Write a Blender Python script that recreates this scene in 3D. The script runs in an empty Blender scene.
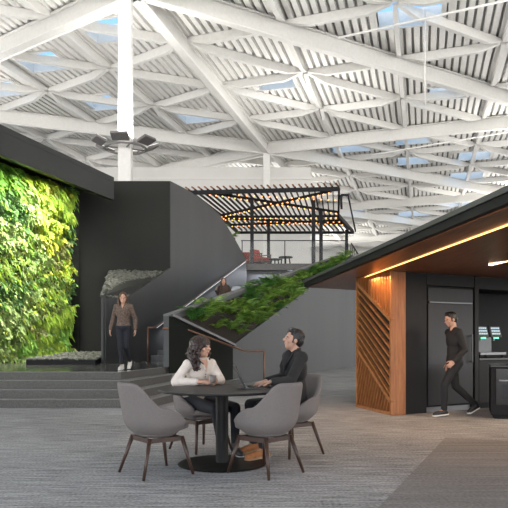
WORLD = 5.0; UP = 570; GROW = 300; EXPO = 0.22
import bpy, bmesh, math, random
from mathutils import Vector, Matrix, noise
V = Vector
PI = math.pi
random.seed(7)
SC = bpy.context.scene
COL = SC.collection

# ------------------------------------------------------------------ camera
EYE = 1.22; F = 650.0; HY = 340.0
cam = bpy.data.cameras.new('camera'); camo = bpy.data.objects.new('camera', cam); COL.objects.link(camo)
camo.location = (0, 0, EYE); camo.rotation_euler = (PI/2, 0, 0)
cam.sensor_width = 36; cam.lens = 36*F/508; cam.shift_y = (HY-254)/508
cam.clip_end = 400
SC.camera = camo
def at(px, py, Y):
    return V(((px-254)*Y/F, Y, EYE+(HY-py)*Y/F))

# --------------------------------------------------------------- materials
MATS = {}
def mat(name, col, rough=.6, metal=0, var=.12, scale=8, bump=0, bscale=40, emis=None, es=0, stretch=(1,1,1), col2=None, spec=.5, coat=0, sheen=0):
    m = bpy.data.materials.new(name); m.use_nodes = True
    nt = m.node_tree; b = nt.nodes['Principled BSDF']
    b.inputs['Roughness'].default_value = rough; b.inputs['Metallic'].default_value = metal
    b.inputs['Specular IOR Level'].default_value = spec
    b.inputs['Coat Weight'].default_value = coat
    b.inputs['Sheen Weight'].default_value = sheen
    tc = nt.nodes.new('ShaderNodeTexCoord'); mp = nt.nodes.new('ShaderNodeMapping')
    mp.inputs['Scale'].default_value = stretch
    nt.links.new(tc.outputs['Object'], mp.inputs['Vector'])
    n = nt.nodes.new('ShaderNodeTexNoise'); n.inputs['Scale'].default_value = scale; n.inputs['Detail'].default_value = 4
    nt.links.new(mp.outputs[0], n.inputs['Vector'])
    r = nt.nodes.new('ShaderNodeValToRGB')
    c1 = [c*(1-var) for c in col]; c2 = list(col2) if col2 else [min(1, c*(1+var)) for c in col]
    r.color_ramp.elements[0].position = .3; r.color_ramp.elements[1].position = .7
    r.color_ramp.elements[0].color = (*c1, 1); r.color_ramp.elements[1].color = (*c2, 1)
    nt.links.new(n.outputs['Fac'], r.inputs['Fac']); nt.links.new(r.outputs['Color'], b.inputs['Base Color'])
    if bump:
        n2 = nt.nodes.new('ShaderNodeTexNoise'); n2.inputs['Scale'].default_value = bscale
        nt.links.new(mp.outputs[0], n2.inputs['Vector'])
        bp = nt.nodes.new('ShaderNodeBump'); bp.inputs['Strength'].default_value = bump; bp.inputs['Distance'].default_value = .02
        nt.links.new(n2.outputs['Fac'], bp.inputs['Height']); nt.links.new(bp.outputs[0], b.inputs['Normal'])
    if emis:
        b.inputs['Emission Color'].default_value = (*emis, 1); b.inputs['Emission Strength'].default_value = es
    MATS[name] = m
    return m
M = MATS
mat('white_steel', (.70, .69, .66), .5, var=.04)
mat('white_deck', (.76, .75, .72), .6, var=.04)
mat('deck_slot', (.30, .30, .29), .9, var=.1)
mat('white_wall', (.66, .65, .62), .7, var=.04, scale=.6)
mat('dark_wall', (.026, .027, .0265), .55, var=.1, scale=.8, spec=.3)
mat('dark_wall_back', (.024, .0245, .0225), .7, var=.08, scale=.8, spec=.15)
mat('stair_wall', (.046, .0465, .047), .5, var=.12, scale=1.0, stretch=(1, 1, .15), spec=.35)
mat('grey_wall', (.066, .068, .071), .55, var=.08, scale=1.0, stretch=(1, 1, .15), spec=.35)
mat('green_wall', (.0075, .0092, .006), .7, var=.1, scale=1.5, spec=.1)
mat('black_fascia', (.007, .007, .0075), .6, var=.1, spec=.2)
mat('roof_edge', (.045, .047, .048), .5, var=.1)
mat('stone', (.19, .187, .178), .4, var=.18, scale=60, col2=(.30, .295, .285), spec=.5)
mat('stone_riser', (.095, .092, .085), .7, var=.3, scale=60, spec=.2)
mat('upper_step', (.13, .13, .135), .6, var=.1)
mat('kerb', (.15, .15, .145), .55, var=.12, scale=10)
mat('steel_trim', (.14, .14, .14), .5, metal=.3, var=.08)
mat('soil', (.025, .018, .012), .95, var=.5, scale=30, bump=.6)
mat('gravel', (.085, .088, .072), .8, var=.5, scale=9, col2=(.20, .20, .17))
mat('gravel_base', (.03, .03, .027), .9)
mat('polished_stone', (.10, .10, .095), .14, var=.15, scale=50)
mat('copper', (.30, .155, .10), .38, metal=.75, var=.12)
mat('walnut', (.045, .022, .014), .4, var=.35, scale=20, stretch=(1, 1, .1))
mat('chair_fabric', (.165, .146, .138), .95, var=.16, scale=160, bump=.25, bscale=260)
mat('table_top', (.022, .020, .0195), .5, var=.1, spec=.3)
mat('table_metal', (.007, .007, .007), .5, var=.1, spec=.25)
mat('laptop', (.022, .022, .024), .35, var=.1)
mat('screen_glass', (.02, .022, .03), .15, var=.1)
mat('black_gloss', (.010, .010, .011), .2, var=.1)
mat('fridge', (.022, .022, .024), .45, metal=.3, var=.08, stretch=(1, 1, .05), scale=8)
mat('cabinet', (.014, .0135, .014), .55, var=.1, spec=.25)
mat('chrome', (.20, .205, .215), .4, metal=.8, var=.05)
mat('worktop', (.035, .034, .033), .3, var=.2, scale=40)
mat('machine', (.10, .105, .11), .35, metal=.3, var=.1)
mat('button_white', (.5, .62, .68), .5, var=.1, emis=(.55, .75, .85), es=.35)
mat('led_green', (.1, .8, .3), .5, emis=(.1, 1, .35), es=3)
mat('led_warm', (1, .7, .4), .5, emis=(1, .44, .14), es=3.2)
mat('led_warm_white', (1, .8, .6), .5, emis=(1, .70, .42), es=6)
mat('led_cool', (.9, .95, 1), .5, emis=(.80, .88, 1), es=.45)
mat('bulb', (1, .6, .2), .5, emis=(1, .36, .07), es=2.2)
mat('lamp_face', (1, 1, 1), .5, emis=(1, .97, .9), es=1.2)
mat('lamp_body', (.16, .15, .145), .5, var=.1)
mat('pergola_steel', (.012, .012, .014), .6, var=.1, spec=.2)
mat('pergola_slat', (.035, .022, .016), .6, var=.2, spec=.2)
mat('red_cushion', (.26, .035, .018), .85, var=.15)
mat('deck_board', (.10, .095, .09), .6, var=.2)
mat('skin', (.52, .30, .21), .5, var=.05, scale=30)
mat('skin_tan', (.42, .24, .17), .5, var=.05, scale=30)
mat('lips', (.36, .05, .04), .4, var=.1)
mat('lips_plain', (.30, .14, .11), .5, var=.1)
mat('teeth', (.75, .72, .66), .35, var=.02)
mat('eye_white', (.32, .30, .28), .3, var=.02)
mat('eye_dark', (.01, .008, .006), .2, var=.02)
mat('hair_black', (.007, .006, .006), .45, var=.4, scale=50, bump=.5, bscale=70, stretch=(1, 1, .3))
mat('hair_brown', (.022, .010, .008), .42, var=.4, scale=50, bump=.6, bscale=60, stretch=(1, 1, .3))
mat('hair_auburn', (.075, .035, .018), .5, var=.4, scale=50, bump=.5, bscale=60, stretch=(1, 1, .3))
mat('white_shirt', (.62, .55, .49), .8, var=.08, scale=12, bump=.5, bscale=25)
mat('denim', (.006, .0075, .013), .8, var=.2, scale=60)
mat('denim_black', (.006, .0065, .008), .8, var=.2, scale=60)
mat('jacket', (.009, .0085, .009), .8, var=.15, scale=40, bump=.3, bscale=20)
mat('black_shirt', (.006, .006, .0065), .8, var=.15)
mat('brown_blouse', (.095, .062, .047), .85, var=.55, scale=45, col2=(.17, .12, .09))
mat('olive_top', (.065, .040, .028), .85, var=.2)
mat('sneaker_white', (.60, .58, .54), .6, var=.05)
mat('shoe_dark', (.012, .012, .013), .5, var=.1)
mat('tan_suede', (.30, .115, .035), .75, var=.2, scale=40)
mat('sole', (.25, .16, .09), .7, var=.1)
mat('cup_grey', (.16, .145, .13), .5, var=.08)
mat('fern', (.13, .26, .035), .6, var=.45, scale=5, col2=(.28, .46, .08), spec=.2)
mat('fern_light', (.15, .32, .05), .6, var=.4, scale=5, col2=(.32, .52, .12), spec=.2)
mat('fern_dark', (.04, .14, .025), .6, var=.4, scale=5, col2=(.10, .26, .05), spec=.2)
mat('wall_backing', (.012, .016, .008), .95, var=.4)

def wood(name, c1, c2, rough=.4, grain=(1, 1, 1), scale=3):
    m = bpy.data.materials.new(name); m.use_nodes = True; nt = m.node_tree; b = nt.nodes['Principled BSDF']
    b.inputs['Roughness'].default_value = rough
    tc = nt.nodes.new('ShaderNodeTexCoord'); mp = nt.nodes.new('ShaderNodeMapping'); mp.inputs['Scale'].default_value = grain
    nt.links.new(tc.outputs['Object'], mp.inputs['Vector'])
    n = nt.nodes.new('ShaderNodeTexNoise'); n.inputs['Scale'].default_value = scale; n.inputs['Detail'].default_value = 6; n.inputs['Roughness'].default_value = .65
    nt.links.new(mp.outputs[0], n.inputs['Vector'])
    r = nt.nodes.new('ShaderNodeValToRGB'); r.color_ramp.elements[0].position = .32; r.color_ramp.elements[1].position = .68
    r.color_ramp.elements[0].color = (*c1, 1); r.color_ramp.elements[1].color = (*c2, 1)
    nt.links.new(n.outputs['Fac'], r.inputs['Fac']); nt.links.new(r.outputs[0], b.inputs['Base Color'])
    M[name] = m
wood('cedar', (.21, .075, .022), (.38, .155, .05), .45, (6, 6, .5), 4)
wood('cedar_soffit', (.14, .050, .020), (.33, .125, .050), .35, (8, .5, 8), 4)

def carpet(name, dark, light, sx, sy):
    m = bpy.data.materials.new(name); m.use_nodes = True; nt = m.node_tree; b = nt.nodes['Principled BSDF']
    b.inputs['Roughness'].default_value = .95; b.inputs['Specular IOR Level'].default_value = .1
    tc = nt.nodes.new('ShaderNodeTexCoord')
    def nz(sc, st, d=3):
        mp = nt.nodes.new('ShaderNodeMapping'); mp.inputs['Scale'].default_value = st
        nt.links.new(tc.outputs['Object'], mp.inputs['Vector'])
        n = nt.nodes.new('ShaderNodeTexNoise'); n.inputs['Scale'].default_value = sc; n.inputs['Detail'].default_value = d
        nt.links.new(mp.outputs[0], n.inputs['Vector']); return n
    a = nz(6, (sx, sy, 1), 5); c = nz(40, (1, 1, 1)); e = nz(.5, (1, 1, 1), 2)
    mx = nt.nodes.new('ShaderNodeMix'); mx.data_type = 'FLOAT'; mx.inputs[0].default_value = .45
    nt.links.new(a.outputs['Fac'], mx.inputs[2]); nt.links.new(c.outputs['Fac'], mx.inputs[3])
    mx2 = nt.nodes.new('ShaderNodeMix'); mx2.data_type = 'FLOAT'; mx2.inputs[0].default_value = .2
    nt.links.new(mx.outputs[0], mx2.inputs[2]); nt.links.new(e.outputs['Fac'], mx2.inputs[3])
    r = nt.nodes.new('ShaderNodeValToRGB'); r.color_ramp.elements[0].position = .38; r.color_ramp.elements[1].position = .62
    r.color_ramp.elements[0].color = (*dark, 1); r.color_ramp.elements[1].color = (*light, 1)
    nt.links.new(mx2.outputs[0], r.inputs['Fac']); nt.links.new(r.outputs[0], b.inputs['Base Color'])
    bp = nt.nodes.new('ShaderNodeBump'); bp.inputs['Strength'].default_value = .5; bp.inputs['Distance'].default_value = .01
    nt.links.new(c.outputs['Fac'], bp.inputs['Height']); nt.links.new(bp.outputs[0], b.inputs['Normal'])
    M[name] = m
carpet('carpet', (.13, .13, .132), (.46, .46, .465), .40, 4.6)
carpet('carpet_dark', (.15, .144, .142), (.29, .28, .276), .10, 5.5)

g = bpy.data.materials.new('glass'); g.use_nodes = True; nt = g.node_tree; b = nt.nodes['Principled BSDF']
b.inputs['Base Color'].default_value = (.9, .95, .95, 1); b.inputs['Roughness'].default_value = .3; b.inputs['Specular IOR Level'].default_value = .2; b.inputs['Alpha'].default_value = .03
M['glass'] = g

# ------------------------------------------------------------------ helpers
class MB:
    def __init__(s): s.bm = bmesh.new()
    def hexa(s, p):   # 8 points: bottom 4 ccw, top 4 ccw
        v = [s.bm.verts.new(q) for q in p]
        for f in ((3,2,1,0),(4,5,6,7),(0,1,5,4),(1,2,6,5),(2,3,7,6),(3,0,4,7)):
            s.bm.faces.new([v[i] for i in f])
        return s
    def box(s, c, d, rz=0, mtx=None):
        hx, hy, hz = d[0]/2, d[1]/2, d[2]/2
        pts = [V((x, y, z)) for z in (-hz, hz) for x, y in ((-hx,-hy),(hx,-hy),(hx,hy),(-hx,hy))]
        R = mtx if mtx is not None else Matrix.Rotation(rz, 3, 'Z')
        return s.hexa([V(c)+R@p for p in pts])
    def beam(s, a, b, w, h, up=(0,0,1)):
        a, b = V(a), V(b); d = (b-a).normalized(); r = d.cross(V(up)).normalized(); u = r.cross(d)
        o = [(-w/2,-h/2),(w/2,-h/2),(w/2,h/2),(-w/2,h/2)]
        P = [a+r*x+u*y for x, y in o]; Q = [b+r*x+u*y for x, y in o]
        return s.hexa([P[0],P[1],Q[1],Q[0],P[3],P[2],Q[2],Q[3]])
    def tube(s, pts, r, n=8):
        pts = [V(p) for p in pts]; rings = []
        rr = r if isinstance(r, (list, tuple)) else [r]*len(pts)
        for i, p in enumerate(pts):
            d = (pts[min(i+1, len(pts)-1)]-pts[max(i-1, 0)]).normalized()
            up = V((0,0,1)) if abs(d.z) < .95 else V((0,1,0))
            x = d.cross(up).normalized(); y = d.cross(x)
            rings.append([s.bm.verts.new(p+(x*math.cos(t)+y*math.sin(t))*rr[i]) for t in [2*PI*k/n for k in range(n)]])
        for a, b in zip(rings, rings[1:]):
            for k in range(n): s.bm.faces.new((a[k], a[(k+1)%n], b[(k+1)%n], b[k]))
        s.bm.faces.new(rings[0]); s.bm.faces.new(rings[-1][::-1])
        return s
    def lathe(s, c, prof, n=32):
        rings = []
        for r, z in prof:
            rings.append([s.bm.verts.new((c[0]+r*math.cos(2*PI*k/n), c[1]+r*math.sin(2*PI*k/n), c[2]+z)) for k in range(n)])
        for a, b in zip(rings, rings[1:]):
            for k in range(n): s.bm.faces.new((a[k], a[(k+1)%n], b[(k+1)%n], b[k]))
        s.bm.faces.new(rings[0][::-1]); s.bm.faces.new(rings[-1])
        return s
    def prism(s, poly, z0, z1):   # z1 number or list per vertex
        n = len(poly)
        zb = z0 if isinstance(z0, (list, tuple)) else [z0]*n
        zt = z1 if isinstance(z1, (list, tuple)) else [z1]*n
        a = [s.bm.verts.new((p[0], p[1], zb[i])) for i, p in enumerate(poly)]
        b = [s.bm.verts.new((p[0], p[1], zt[i])) for i, p in enumerate(poly)]
        s.bm.faces.new(a[::-1]); s.bm.faces.new(b)
        for i in range(n): s.bm.faces.new((a[i], a[(i+1)%n], b[(i+1)%n], b[i]))
        return s
    def extr(s, pts, vec):   # polygon in space extruded by vec
        vec = V(vec); n = len(pts)
        a = [s.bm.verts.new(p) for p in pts]; b = [s.bm.verts.new(V(p)+vec) for p in pts]
        s.bm.faces.new(a[::-1]); s.bm.faces.new(b)
        for i in range(n): s.bm.faces.new((a[i], a[(i+1)%n], b[(i+1)%n], b[i]))
        return s
    def ell(s, c, r, mtx=None, seg=16, ring=10):
        R = (mtx.to_4x4() if mtx is not None else Matrix.Identity(4))
        r = r if isinstance(r, (tuple, list)) else (r, r, r)
        bmesh.ops.create_uvsphere(s.bm, u_segments=seg, v_segments=ring, radius=1,
            matrix=Matrix.Translation(V(c)) @ R @ Matrix.Diagonal((*r, 1)))
        return s
    def ico(s, c, r, sub=1, mtx=None):
        R = (mtx.to_4x4() if mtx is not None else Matrix.Identity(4))
        bmesh.ops.create_icosphere(s.bm, subdivisions=sub, radius=1, matrix=Matrix.Translation(V(c)) @ R @ Matrix.Diagonal((*r, 1)))
        return s
    def cap(s, a, b, r0, r1, n=14):   # tapered capsule
        a, b = V(a), V(b); s.tube([a, b], [r0, r1], n); s.ell(a, r0, seg=n, ring=8); s.ell(b, r1, seg=n, ring=8); return s
    def face(s, pts): s.bm.faces.new([s.bm.verts.new(p) for p in pts]); return s
    def build(s, name, m, parent=None, smooth=False, bevel=0, fixn=True, mods=None):
        if fixn: bmesh.ops.recalc_face_normals(s.bm, faces=s.bm.faces)
        me = bpy.data.meshes.new(name); s.bm.to_mesh(me); s.bm.free()
        me.materials.append(M[m] if isinstance(m, str) else m)
        o = bpy.data.objects.new(name, me); COL.objects.link(o)
        if bevel:
            b = o.modifiers.new('b', 'BEVEL'); b.width = bevel; b.segments = 2; b.limit_method = 'ANGLE'
        if mods: mods(o)
        if bevel or mods:
            dg = bpy.context.evaluated_depsgraph_get()
            me2 = bpy.data.meshes.new_from_object(o.evaluated_get(dg)); o.modifiers.clear(); old = o.data; o.data = me2
            bpy.data.meshes.remove(old); me2.name = name
        if smooth:
            for p in o.data.polygons: p.use_smooth = True
        if parent is not None: put(o, parent)
        return o
def put(o, parent):
    o.parent = parent
    R = parent
    # root may have an offset; parts are written in world coordinates unless the root is at the origin while being built
    loc = V((0, 0, 0)); q = parent
    while q is not None:
        if q.parent is None: loc = q.location.copy()
        q = q.parent
    if parent.parent is None: o.matrix_parent_inverse = Matrix.Translation(-loc)
    else: o.matrix_parent_inverse = parent.matrix_parent_inverse.inverted() @ Matrix.Translation(-loc) if False else Matrix.Identity(4)
def tag(o, label, cat, group=None, kind=None):
    o['label'] = label; o['category'] = cat
    if group: o['group'] = group
    if kind: o['kind'] = kind
    return o
def thing(name, label, cat, loc=(0,0,0), group=None):
    o = bpy.data.objects.new(name, None); COL.objects.link(o); o.location = loc; o.empty_display_size = .1
    return tag(o, label, cat, group)
def struct(o, label=None):
    o['kind'] = 'structure'
    if label: o['label'] = label
    return o
def copy_tree(o, parent=None):
    c = o.copy(); COL.objects.link(c); c.parent = parent
    if parent is not None: c.matrix_parent_inverse = o.matrix_parent_inverse.copy()
    for ch in [x for x in bpy.data.objects if x.parent == o]: copy_tree(ch, c)
    return c
# =================================================================== SETTING
struct(MB().box((5, 45, -.1), (130, 130, .2)).build('floor', 'carpet'), 'grey loop carpet over the whole hall')
struct(MB().prism([(2.38,8.09),(.15,3.0),(9,3.0),(9,5.9)], 0.0005, .004).build('floor_inlay', 'carpet_dark'), 'darker triangular carpet field at lower right')

# wide platform steps, four risers; each tier a slab
w2 = V((.22, .975))
steps = thing('platform_steps', 'broad dark stone steps, four risers, up to the landing by the green wall', 'steps', (-2.5, 11.7, 0))
for k in range(4):
    d = (3-k)*.3
    c = V((-2.57+.8*d, 12.56-d))
    # where the right edge meets the olive planter face
    P0 = V((-1.95, 14.9)); P1 = V((-.57, 17.6)); e = P1-P0
    den = w2.x*e.y-w2.y*e.x; t = ((P0.x-c.x)*e.y-(P0.y-c.y)*e.x)/den
    q = c+w2*(t+.12)
    poly = [(-16, 12.56-d), (c.x, c.y), (q.x, q.y), (-.9, 18.4), (-.2, 19.2), (-3, 24), (-16, 24)]
    if k < 3: poly = [(-16, 12.56-d), (c.x, c.y), (q.x, q.y), (-1.2, 18.0), (-4, 18.0), (-16, 18)]
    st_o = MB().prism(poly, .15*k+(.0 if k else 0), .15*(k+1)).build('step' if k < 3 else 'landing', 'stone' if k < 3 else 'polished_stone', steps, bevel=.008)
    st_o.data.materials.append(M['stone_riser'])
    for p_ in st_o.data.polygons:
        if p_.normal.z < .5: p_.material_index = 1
    m = MB()
    # thin light nosing strip
    m.beam((-16, 12.56-d+.02, .15*(k+1)+.001), (c.x, c.y+.02, .15*(k+1)+.001), .03, .006)
    m.beam((c.x, c.y+.02, .15*(k+1)+.001), (q.x, q.y, .15*(k+1)+.001), .03, .006)
    m.build('nosing', 'stone', steps)

# ---- left dark walls
U = V((.309, .951)).normalized(); PN = V((U.y, -U.x))      # stair direction and its right-hand normal
S0 = V((-3.1, 19.5))
def wl(px, py):    # point of the stair wall plane seen at px,py
    a = (px-254)/F
    t = (a*S0.y-S0.x)/(U.x-a*U.y)
    p = S0+U*t
    return V((p.x, p.y, EYE+(HY-py)*p.y/F))
pts = [wl(103.5, 362.5), wl(103.5, 298), wl(128, 297), wl(170.5, 268), wl(170.5, 181), wl(188, 190), wl(205, 202), wl(221, 216), wl(236, 241), wl(246.5, 260)]
pts[0].z = .6
end = pts[-1].copy(); end.z = .6
o = MB().extr(pts+[end], (-.07*PN.x, -.07*PN.y, 0)).build('wall_stair', 'stair_wall'); struct(o, 'tall grey stair side wall with sloping cut top edge')
ctop = wl(170.5, 181)
struct(MB().prism([(-6.4,ctop.y),(ctop.x-.02,ctop.y),(ctop.x-.1,ctop.y+.3),(-6.4,ctop.y+.3)], .6, ctop.z).build('wall_recess', 'dark_wall_back'), 'dark wall behind the gravel bed')
# gravel bed block in front of the recess wall
A = wl(103.5, 298); B = wl(128, 297); Cc = wl(170.5, 268)
A.z = B.z = 2.38
bl = V((-4.64, ctop.y, 3.45)); br = V((ctop.x-.25, ctop.y, 3.45))
bed = thing('gravel_bed', 'sloping bed of pale gravel behind the low dark wall', 'gravel bed', (-4.2, 18.5, 2.3))
off = V((-.07*PN.x, -.07*PN.y, 0))
m = MB().extr([A+off*1, bl, bl+V((.12,0,0)), A+off+V((.10,.05,0))], (0,0,-.5)); m.build('bed_kerb', 'kerb', bed)
A2 = A+off+V((0,0,-.02)); B2 = B+off+V((0,0,-.02)); C2 = Cc+off+V((0,0,-.05)); C2.z = 3.4
m = MB()
m.face([A2, B2, C2+V((0,0,-.05)), bl+V((0,0,-.08))]); m.build('bed_base', 'gravel_base', bed)
side = MB().extr([V((A.x+off.x, A.y+off.y+.02, .6)), V((bl.x, bl.y, .6)), bl, A+off], (.12, .02, 0)); struct(side.build('wall_bed_side', 'dark_wall'))
random.seed(3)
m = MB()
for i in range(1100):
    a, b = random.random(), random.random()
    p = (A2.lerp(bl, b)).lerp(B2.lerp(C2, b), a)
    r = random.uniform(.04, .075)
    m.ico(p+V((0,0,.005)), (r, r*random.uniform(.6, 1), r*random.uniform(.5, .9)), 1, Matrix.Rotation(random.uniform(0, 6), 3, 'Z'))
tag(m.build('gravel', 'gravel', smooth=False), 'pale grey gravel filling the raised bed behind the walking woman', 'gravel', kind='stuff')
# low gravel tray
tp = [(-5.7,16.25),(-3.97,16.25),(-4.66,20.7),(-5.6,20.6)]
tag(MB().prism(tp, .6, .72).build('low_planter_tray', 'black_fascia'), 'low black tray of gravel at the foot of the dark wall', 'tray')
m = MB()
for i in range(1500):
    a, b = random.random(), random.random()
    p = (V(tp[0]).lerp(V(tp[3]), b)).lerp(V(tp[1]).lerp(V(tp[2]), b), a)
    r = random.uniform(.03, .07)
    m.ico((p.x, p.y, .72+.10*min(1, 1.5*b)*random.random()+.02), (r, r*.8, r*.6), 1, Matrix.Rotation(random.uniform(0, 6), 3, 'Z'))
tag(m.build('gravel', 'gravel'), 'dark grey gravel heaped in the low black tray by the green wall', 'gravel', kind='stuff')

# ---- living wall
LW0 = V((-8.24, 14.0)); LW1 = V((-5.62, 20.55)); lwd = (LW1-LW0); LWL = lwd.length; lwd.normalize(); lwn = V((lwd.y, -lwd.x))
struct(MB().extr([V((*LW0, .6)), V((*LW1, .6)), V((*LW1, 6.1)), V((*LW0, 6.1))], (-.25*lwn.x, -.25*lwn.y, 0)).build('wall_left', 'dark_wall'), 'dark wall carrying the living green wall')
def lwpt(px, py):
    a = (px-254)/F; t = (a*LW0.y-LW0.x)/(lwd.x-a*lwd.y); p = LW0+lwd*t
    return t, EYE+(HY-py)*p.y/F
lw = thing('living_wall', 'tall lush living wall of bright green and yellow leaves', 'living wall', (LW1.x, LW1.y, .6))
MB().extr([V((*LW0, .66))+V((lwn.x,lwn.y,0))*.01, V((*LW1, .66))+V((lwn.x,lwn.y,0))*.01, V((*LW1, 5.95))+V((lwn.x,lwn.y,0))*.01, V((*LW0, 5.95))+V((lwn.x,lwn.y,0))*.01], (.1*lwn.x, .1*lwn.y, 0)).build('planting_panel', 'wall_backing', lw)
def leafmat(n, c, c2): mat(n, c, .55, var=.3, scale=4, col2=c2)
leafmat('lf_lime', (.26, .40, .02), (.46, .60, .04)); leafmat('lf_yellow', (.36, .44, .02), (.62, .66, .05))
leafmat('lf_green', (.10, .30, .02), (.26, .50, .05)); leafmat('lf_dark', (.02, .08, .012), (.08, .20, .03))
leafmat('lf_moss', (.17, .27, .03), (.32, .42, .06)); leafmat('lf_pale', (.20, .33, .07), (.38, .50, .15))
leafmat('lf_olive', (.14, .16, .03), (.34, .34, .10)); leafmat('lf_strand', (.24, .42, .02), (.44, .62, .05))
# seeds: px, py, material, leaf length, width, droop (0 out, 1 down), density
seeds = [(6,172,'lf_green',.16,.05,.5),(30,182,'lf_lime',.15,.06,.5),(22,200,'lf_pale',.12,.06,.4),(48,182,'lf_yellow',.12,.05,.6),
 (56,200,'lf_strand',.28,.03,.9),(70,196,'lf_green',.20,.04,.5),(44,215,'lf_lime',.12,.07,.6),(8,212,'lf_dark',.15,.05,.4),(66,228,'lf_dark',.12,.06,.5),
 (4,235,'lf_pale',.12,.06,.5),(22,240,'lf_moss',.06,.02,.6),(45,238,'lf_yellow',.12,.07,.6),(6,262,'lf_moss',.06,.02,.6),(33,254,'lf_pale',.11,.07,.5),
 (54,252,'lf_olive',.09,.05,.5),(68,252,'lf_dark',.12,.07,.5),(30,277,'lf_moss',.06,.02,.7),(62,268,'lf_yellow',.12,.05,.5),(55,292,'lf_moss',.07,.02,.7),
 (10,296,'lf_dark',.10,.05,.5),(16,308,'lf_pale',.12,.06,.5),(68,290,'lf_dark',.12,.06,.5),(40,305,'lf_moss',.07,.02,.7),(60,312,'lf_strand',.20,.035,.8),
 (72,318,'lf_lime',.14,.06,.5),(30,325,'lf_olive',.10,.05,.5),(6,330,'lf_pale',.14,.07,.4),(44,325,'lf_strand',.20,.035,.8),(24,345,'lf_green',.15,.05,.7),
 (55,335,'lf_green',.16,.04,.8),(70,340,'lf_olive',.14,.04,.5),(45,350,'lf_strand',.18,.04,.7),(4,352,'lf_pale',.12,.06,.5),(66,354,'lf_green',.13,.05,.6)]
S = [(*lwpt(a, b), i) for i, (a, b, *_r) in enumerate(seeds)]
rr = random.Random(11)
for k in range(14): S.append((rr.uniform(0, 2.9), rr.uniform(.8, 5.9), rr.randrange(len(seeds))))   # the part left of the frame
patches = {}
rnd = random.Random(5)
n3 = V((lwn.x, lwn.y, 0)); d3 = V((lwd.x, lwd.y, 0)); up = V((0, 0, 1))
N = 30000
for i in range(N):
    t = rnd.uniform(0, LWL-.36) if i % 4 == 0 else rnd.uniform(2.8, LWL-.52); z = rnd.uniform(.68, 5.9)
    wob = noise.noise(V((t*2.5, z*2.5, 0)))*.55
    wob2 = noise.noise(V((t*2.5+9, z*2.5, 3)))*.55
    j = min(range(len(S)), key=lambda q: (S[q][0]-t-wob)**2+(S[q][1]-z-wob2)**2)
    if rnd.random() < .16: j = rnd.randrange(len(S))
    sp = seeds[S[j][2]]
    ln, wd, dr = sp[3]*1.25, sp[4]*1.35, sp[5]
    if sp[2] != 'lf_moss' and i % 3 == 1: ln *= .7
    dep = .10+.30*(noise.noise(V((t*4, z*4, 7)))+.35)*rnd.random()+.05*rnd.random()
    base = V((LW0.x+lwd.x*t, LW0.y+lwd.y*t, z))+n3*dep
    if t > LWL-.66 and noise.noise(V((0, z*3, 1))) < 0: continue
    dirv = (n3*rnd.uniform(.5, 1.1)*(1.25-dr)+up*(-dr*rnd.uniform(.6, 1.5)+rnd.uniform(-.3, .7)*(1-dr))+d3*rnd.uniform(-.7, .7)).normalized()
    if sp[2] == 'lf_strand': dirv = (n3*.45-up*.8+d3*rnd.uniform(.0, .9)).normalized()
    l = ln*rnd.uniform(.7, 1.2); sdv = dirv.cross(n3 if abs(dirv.dot(n3)) < .9 else up).normalized()*wd*.5
    tip = base+dirv*l-up*l*.25; mid = base+dirv*l*.5+n3*l*.08
    key = S[j][2]
    m = patches.setdefault(key, MB())
    b0, c0, t0, e0 = [m.bm.verts.new(q) for q in (base, mid+sdv, tip, mid-sdv)]
    m.bm.faces.new((b0, c0, t0)); m.bm.faces.new((b0, t0, e0))
for key, m in patches.items():
    m.build('foliage_patch', seeds[key][2], lw, fixn=False)
# fascia beam over the living wall, with a soffit
f0 = V((-6.0, 13.4, 5.42)); f1 = V((-4.2, 19.5, 5.42))
f0 = V((-5.97-.22, 13.3, 5.42))
fd = (f1-f0).normalized(); fn = V((fd.y, -fd.x, 0))
beam = MB().extr([f0, f1, f1+V((0,0,.54)), f0+V((0,0,.54))], -fn*.16).build('fascia_beam', 'dark_wall')
tag(beam, 'long dark fascia beam hanging above the living wall', 'beam')
MB().prism([(f0.x, f0.y),(f1.x, f1.y),(-5.3, 20.75),(-6.1, 20.75),(LW0.x-.2, LW0.y-.6)], 5.965, 6.1)  .build('soffit', 'dark_wall', beam)
gl = MB().beam(V((f0.x-.25, f0.y+.1, 5.93)), V((f1.x-.25, f1.y-.1, 5.93)), .08, .05).build('grow_light', 'led_cool', beam)
M_gl = gl

# ---- upper staircase
st = thing('staircase', 'grey stairs climbing behind the fern planter to the upper deck', 'stairs', (-3, 19.5, .6))
U3 = V((U.x, U.y, 0)); P3 = V((PN.x, PN.y, 0)); S3 = V((S0.x, S0.y, .6))+P3*.01
NS = 18
for k in range(NS):
    a = S3+U3*(.42*k); wd = 2.0+.04*k
    b = S3+U3*(.42*(k+1) if k < NS-1 else 10.9)
    z = .155*(k+1)
    MB().hexa([a, a+P3*wd, b+P3*wd, b, a+V((0,0,z)), a+P3*wd+V((0,0,z)), b+P3*wd+V((0,0,z)), b+V((0,0,z))]).build('step' if k < NS-1 else 'stair_landing', 'upper_step', st)
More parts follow.
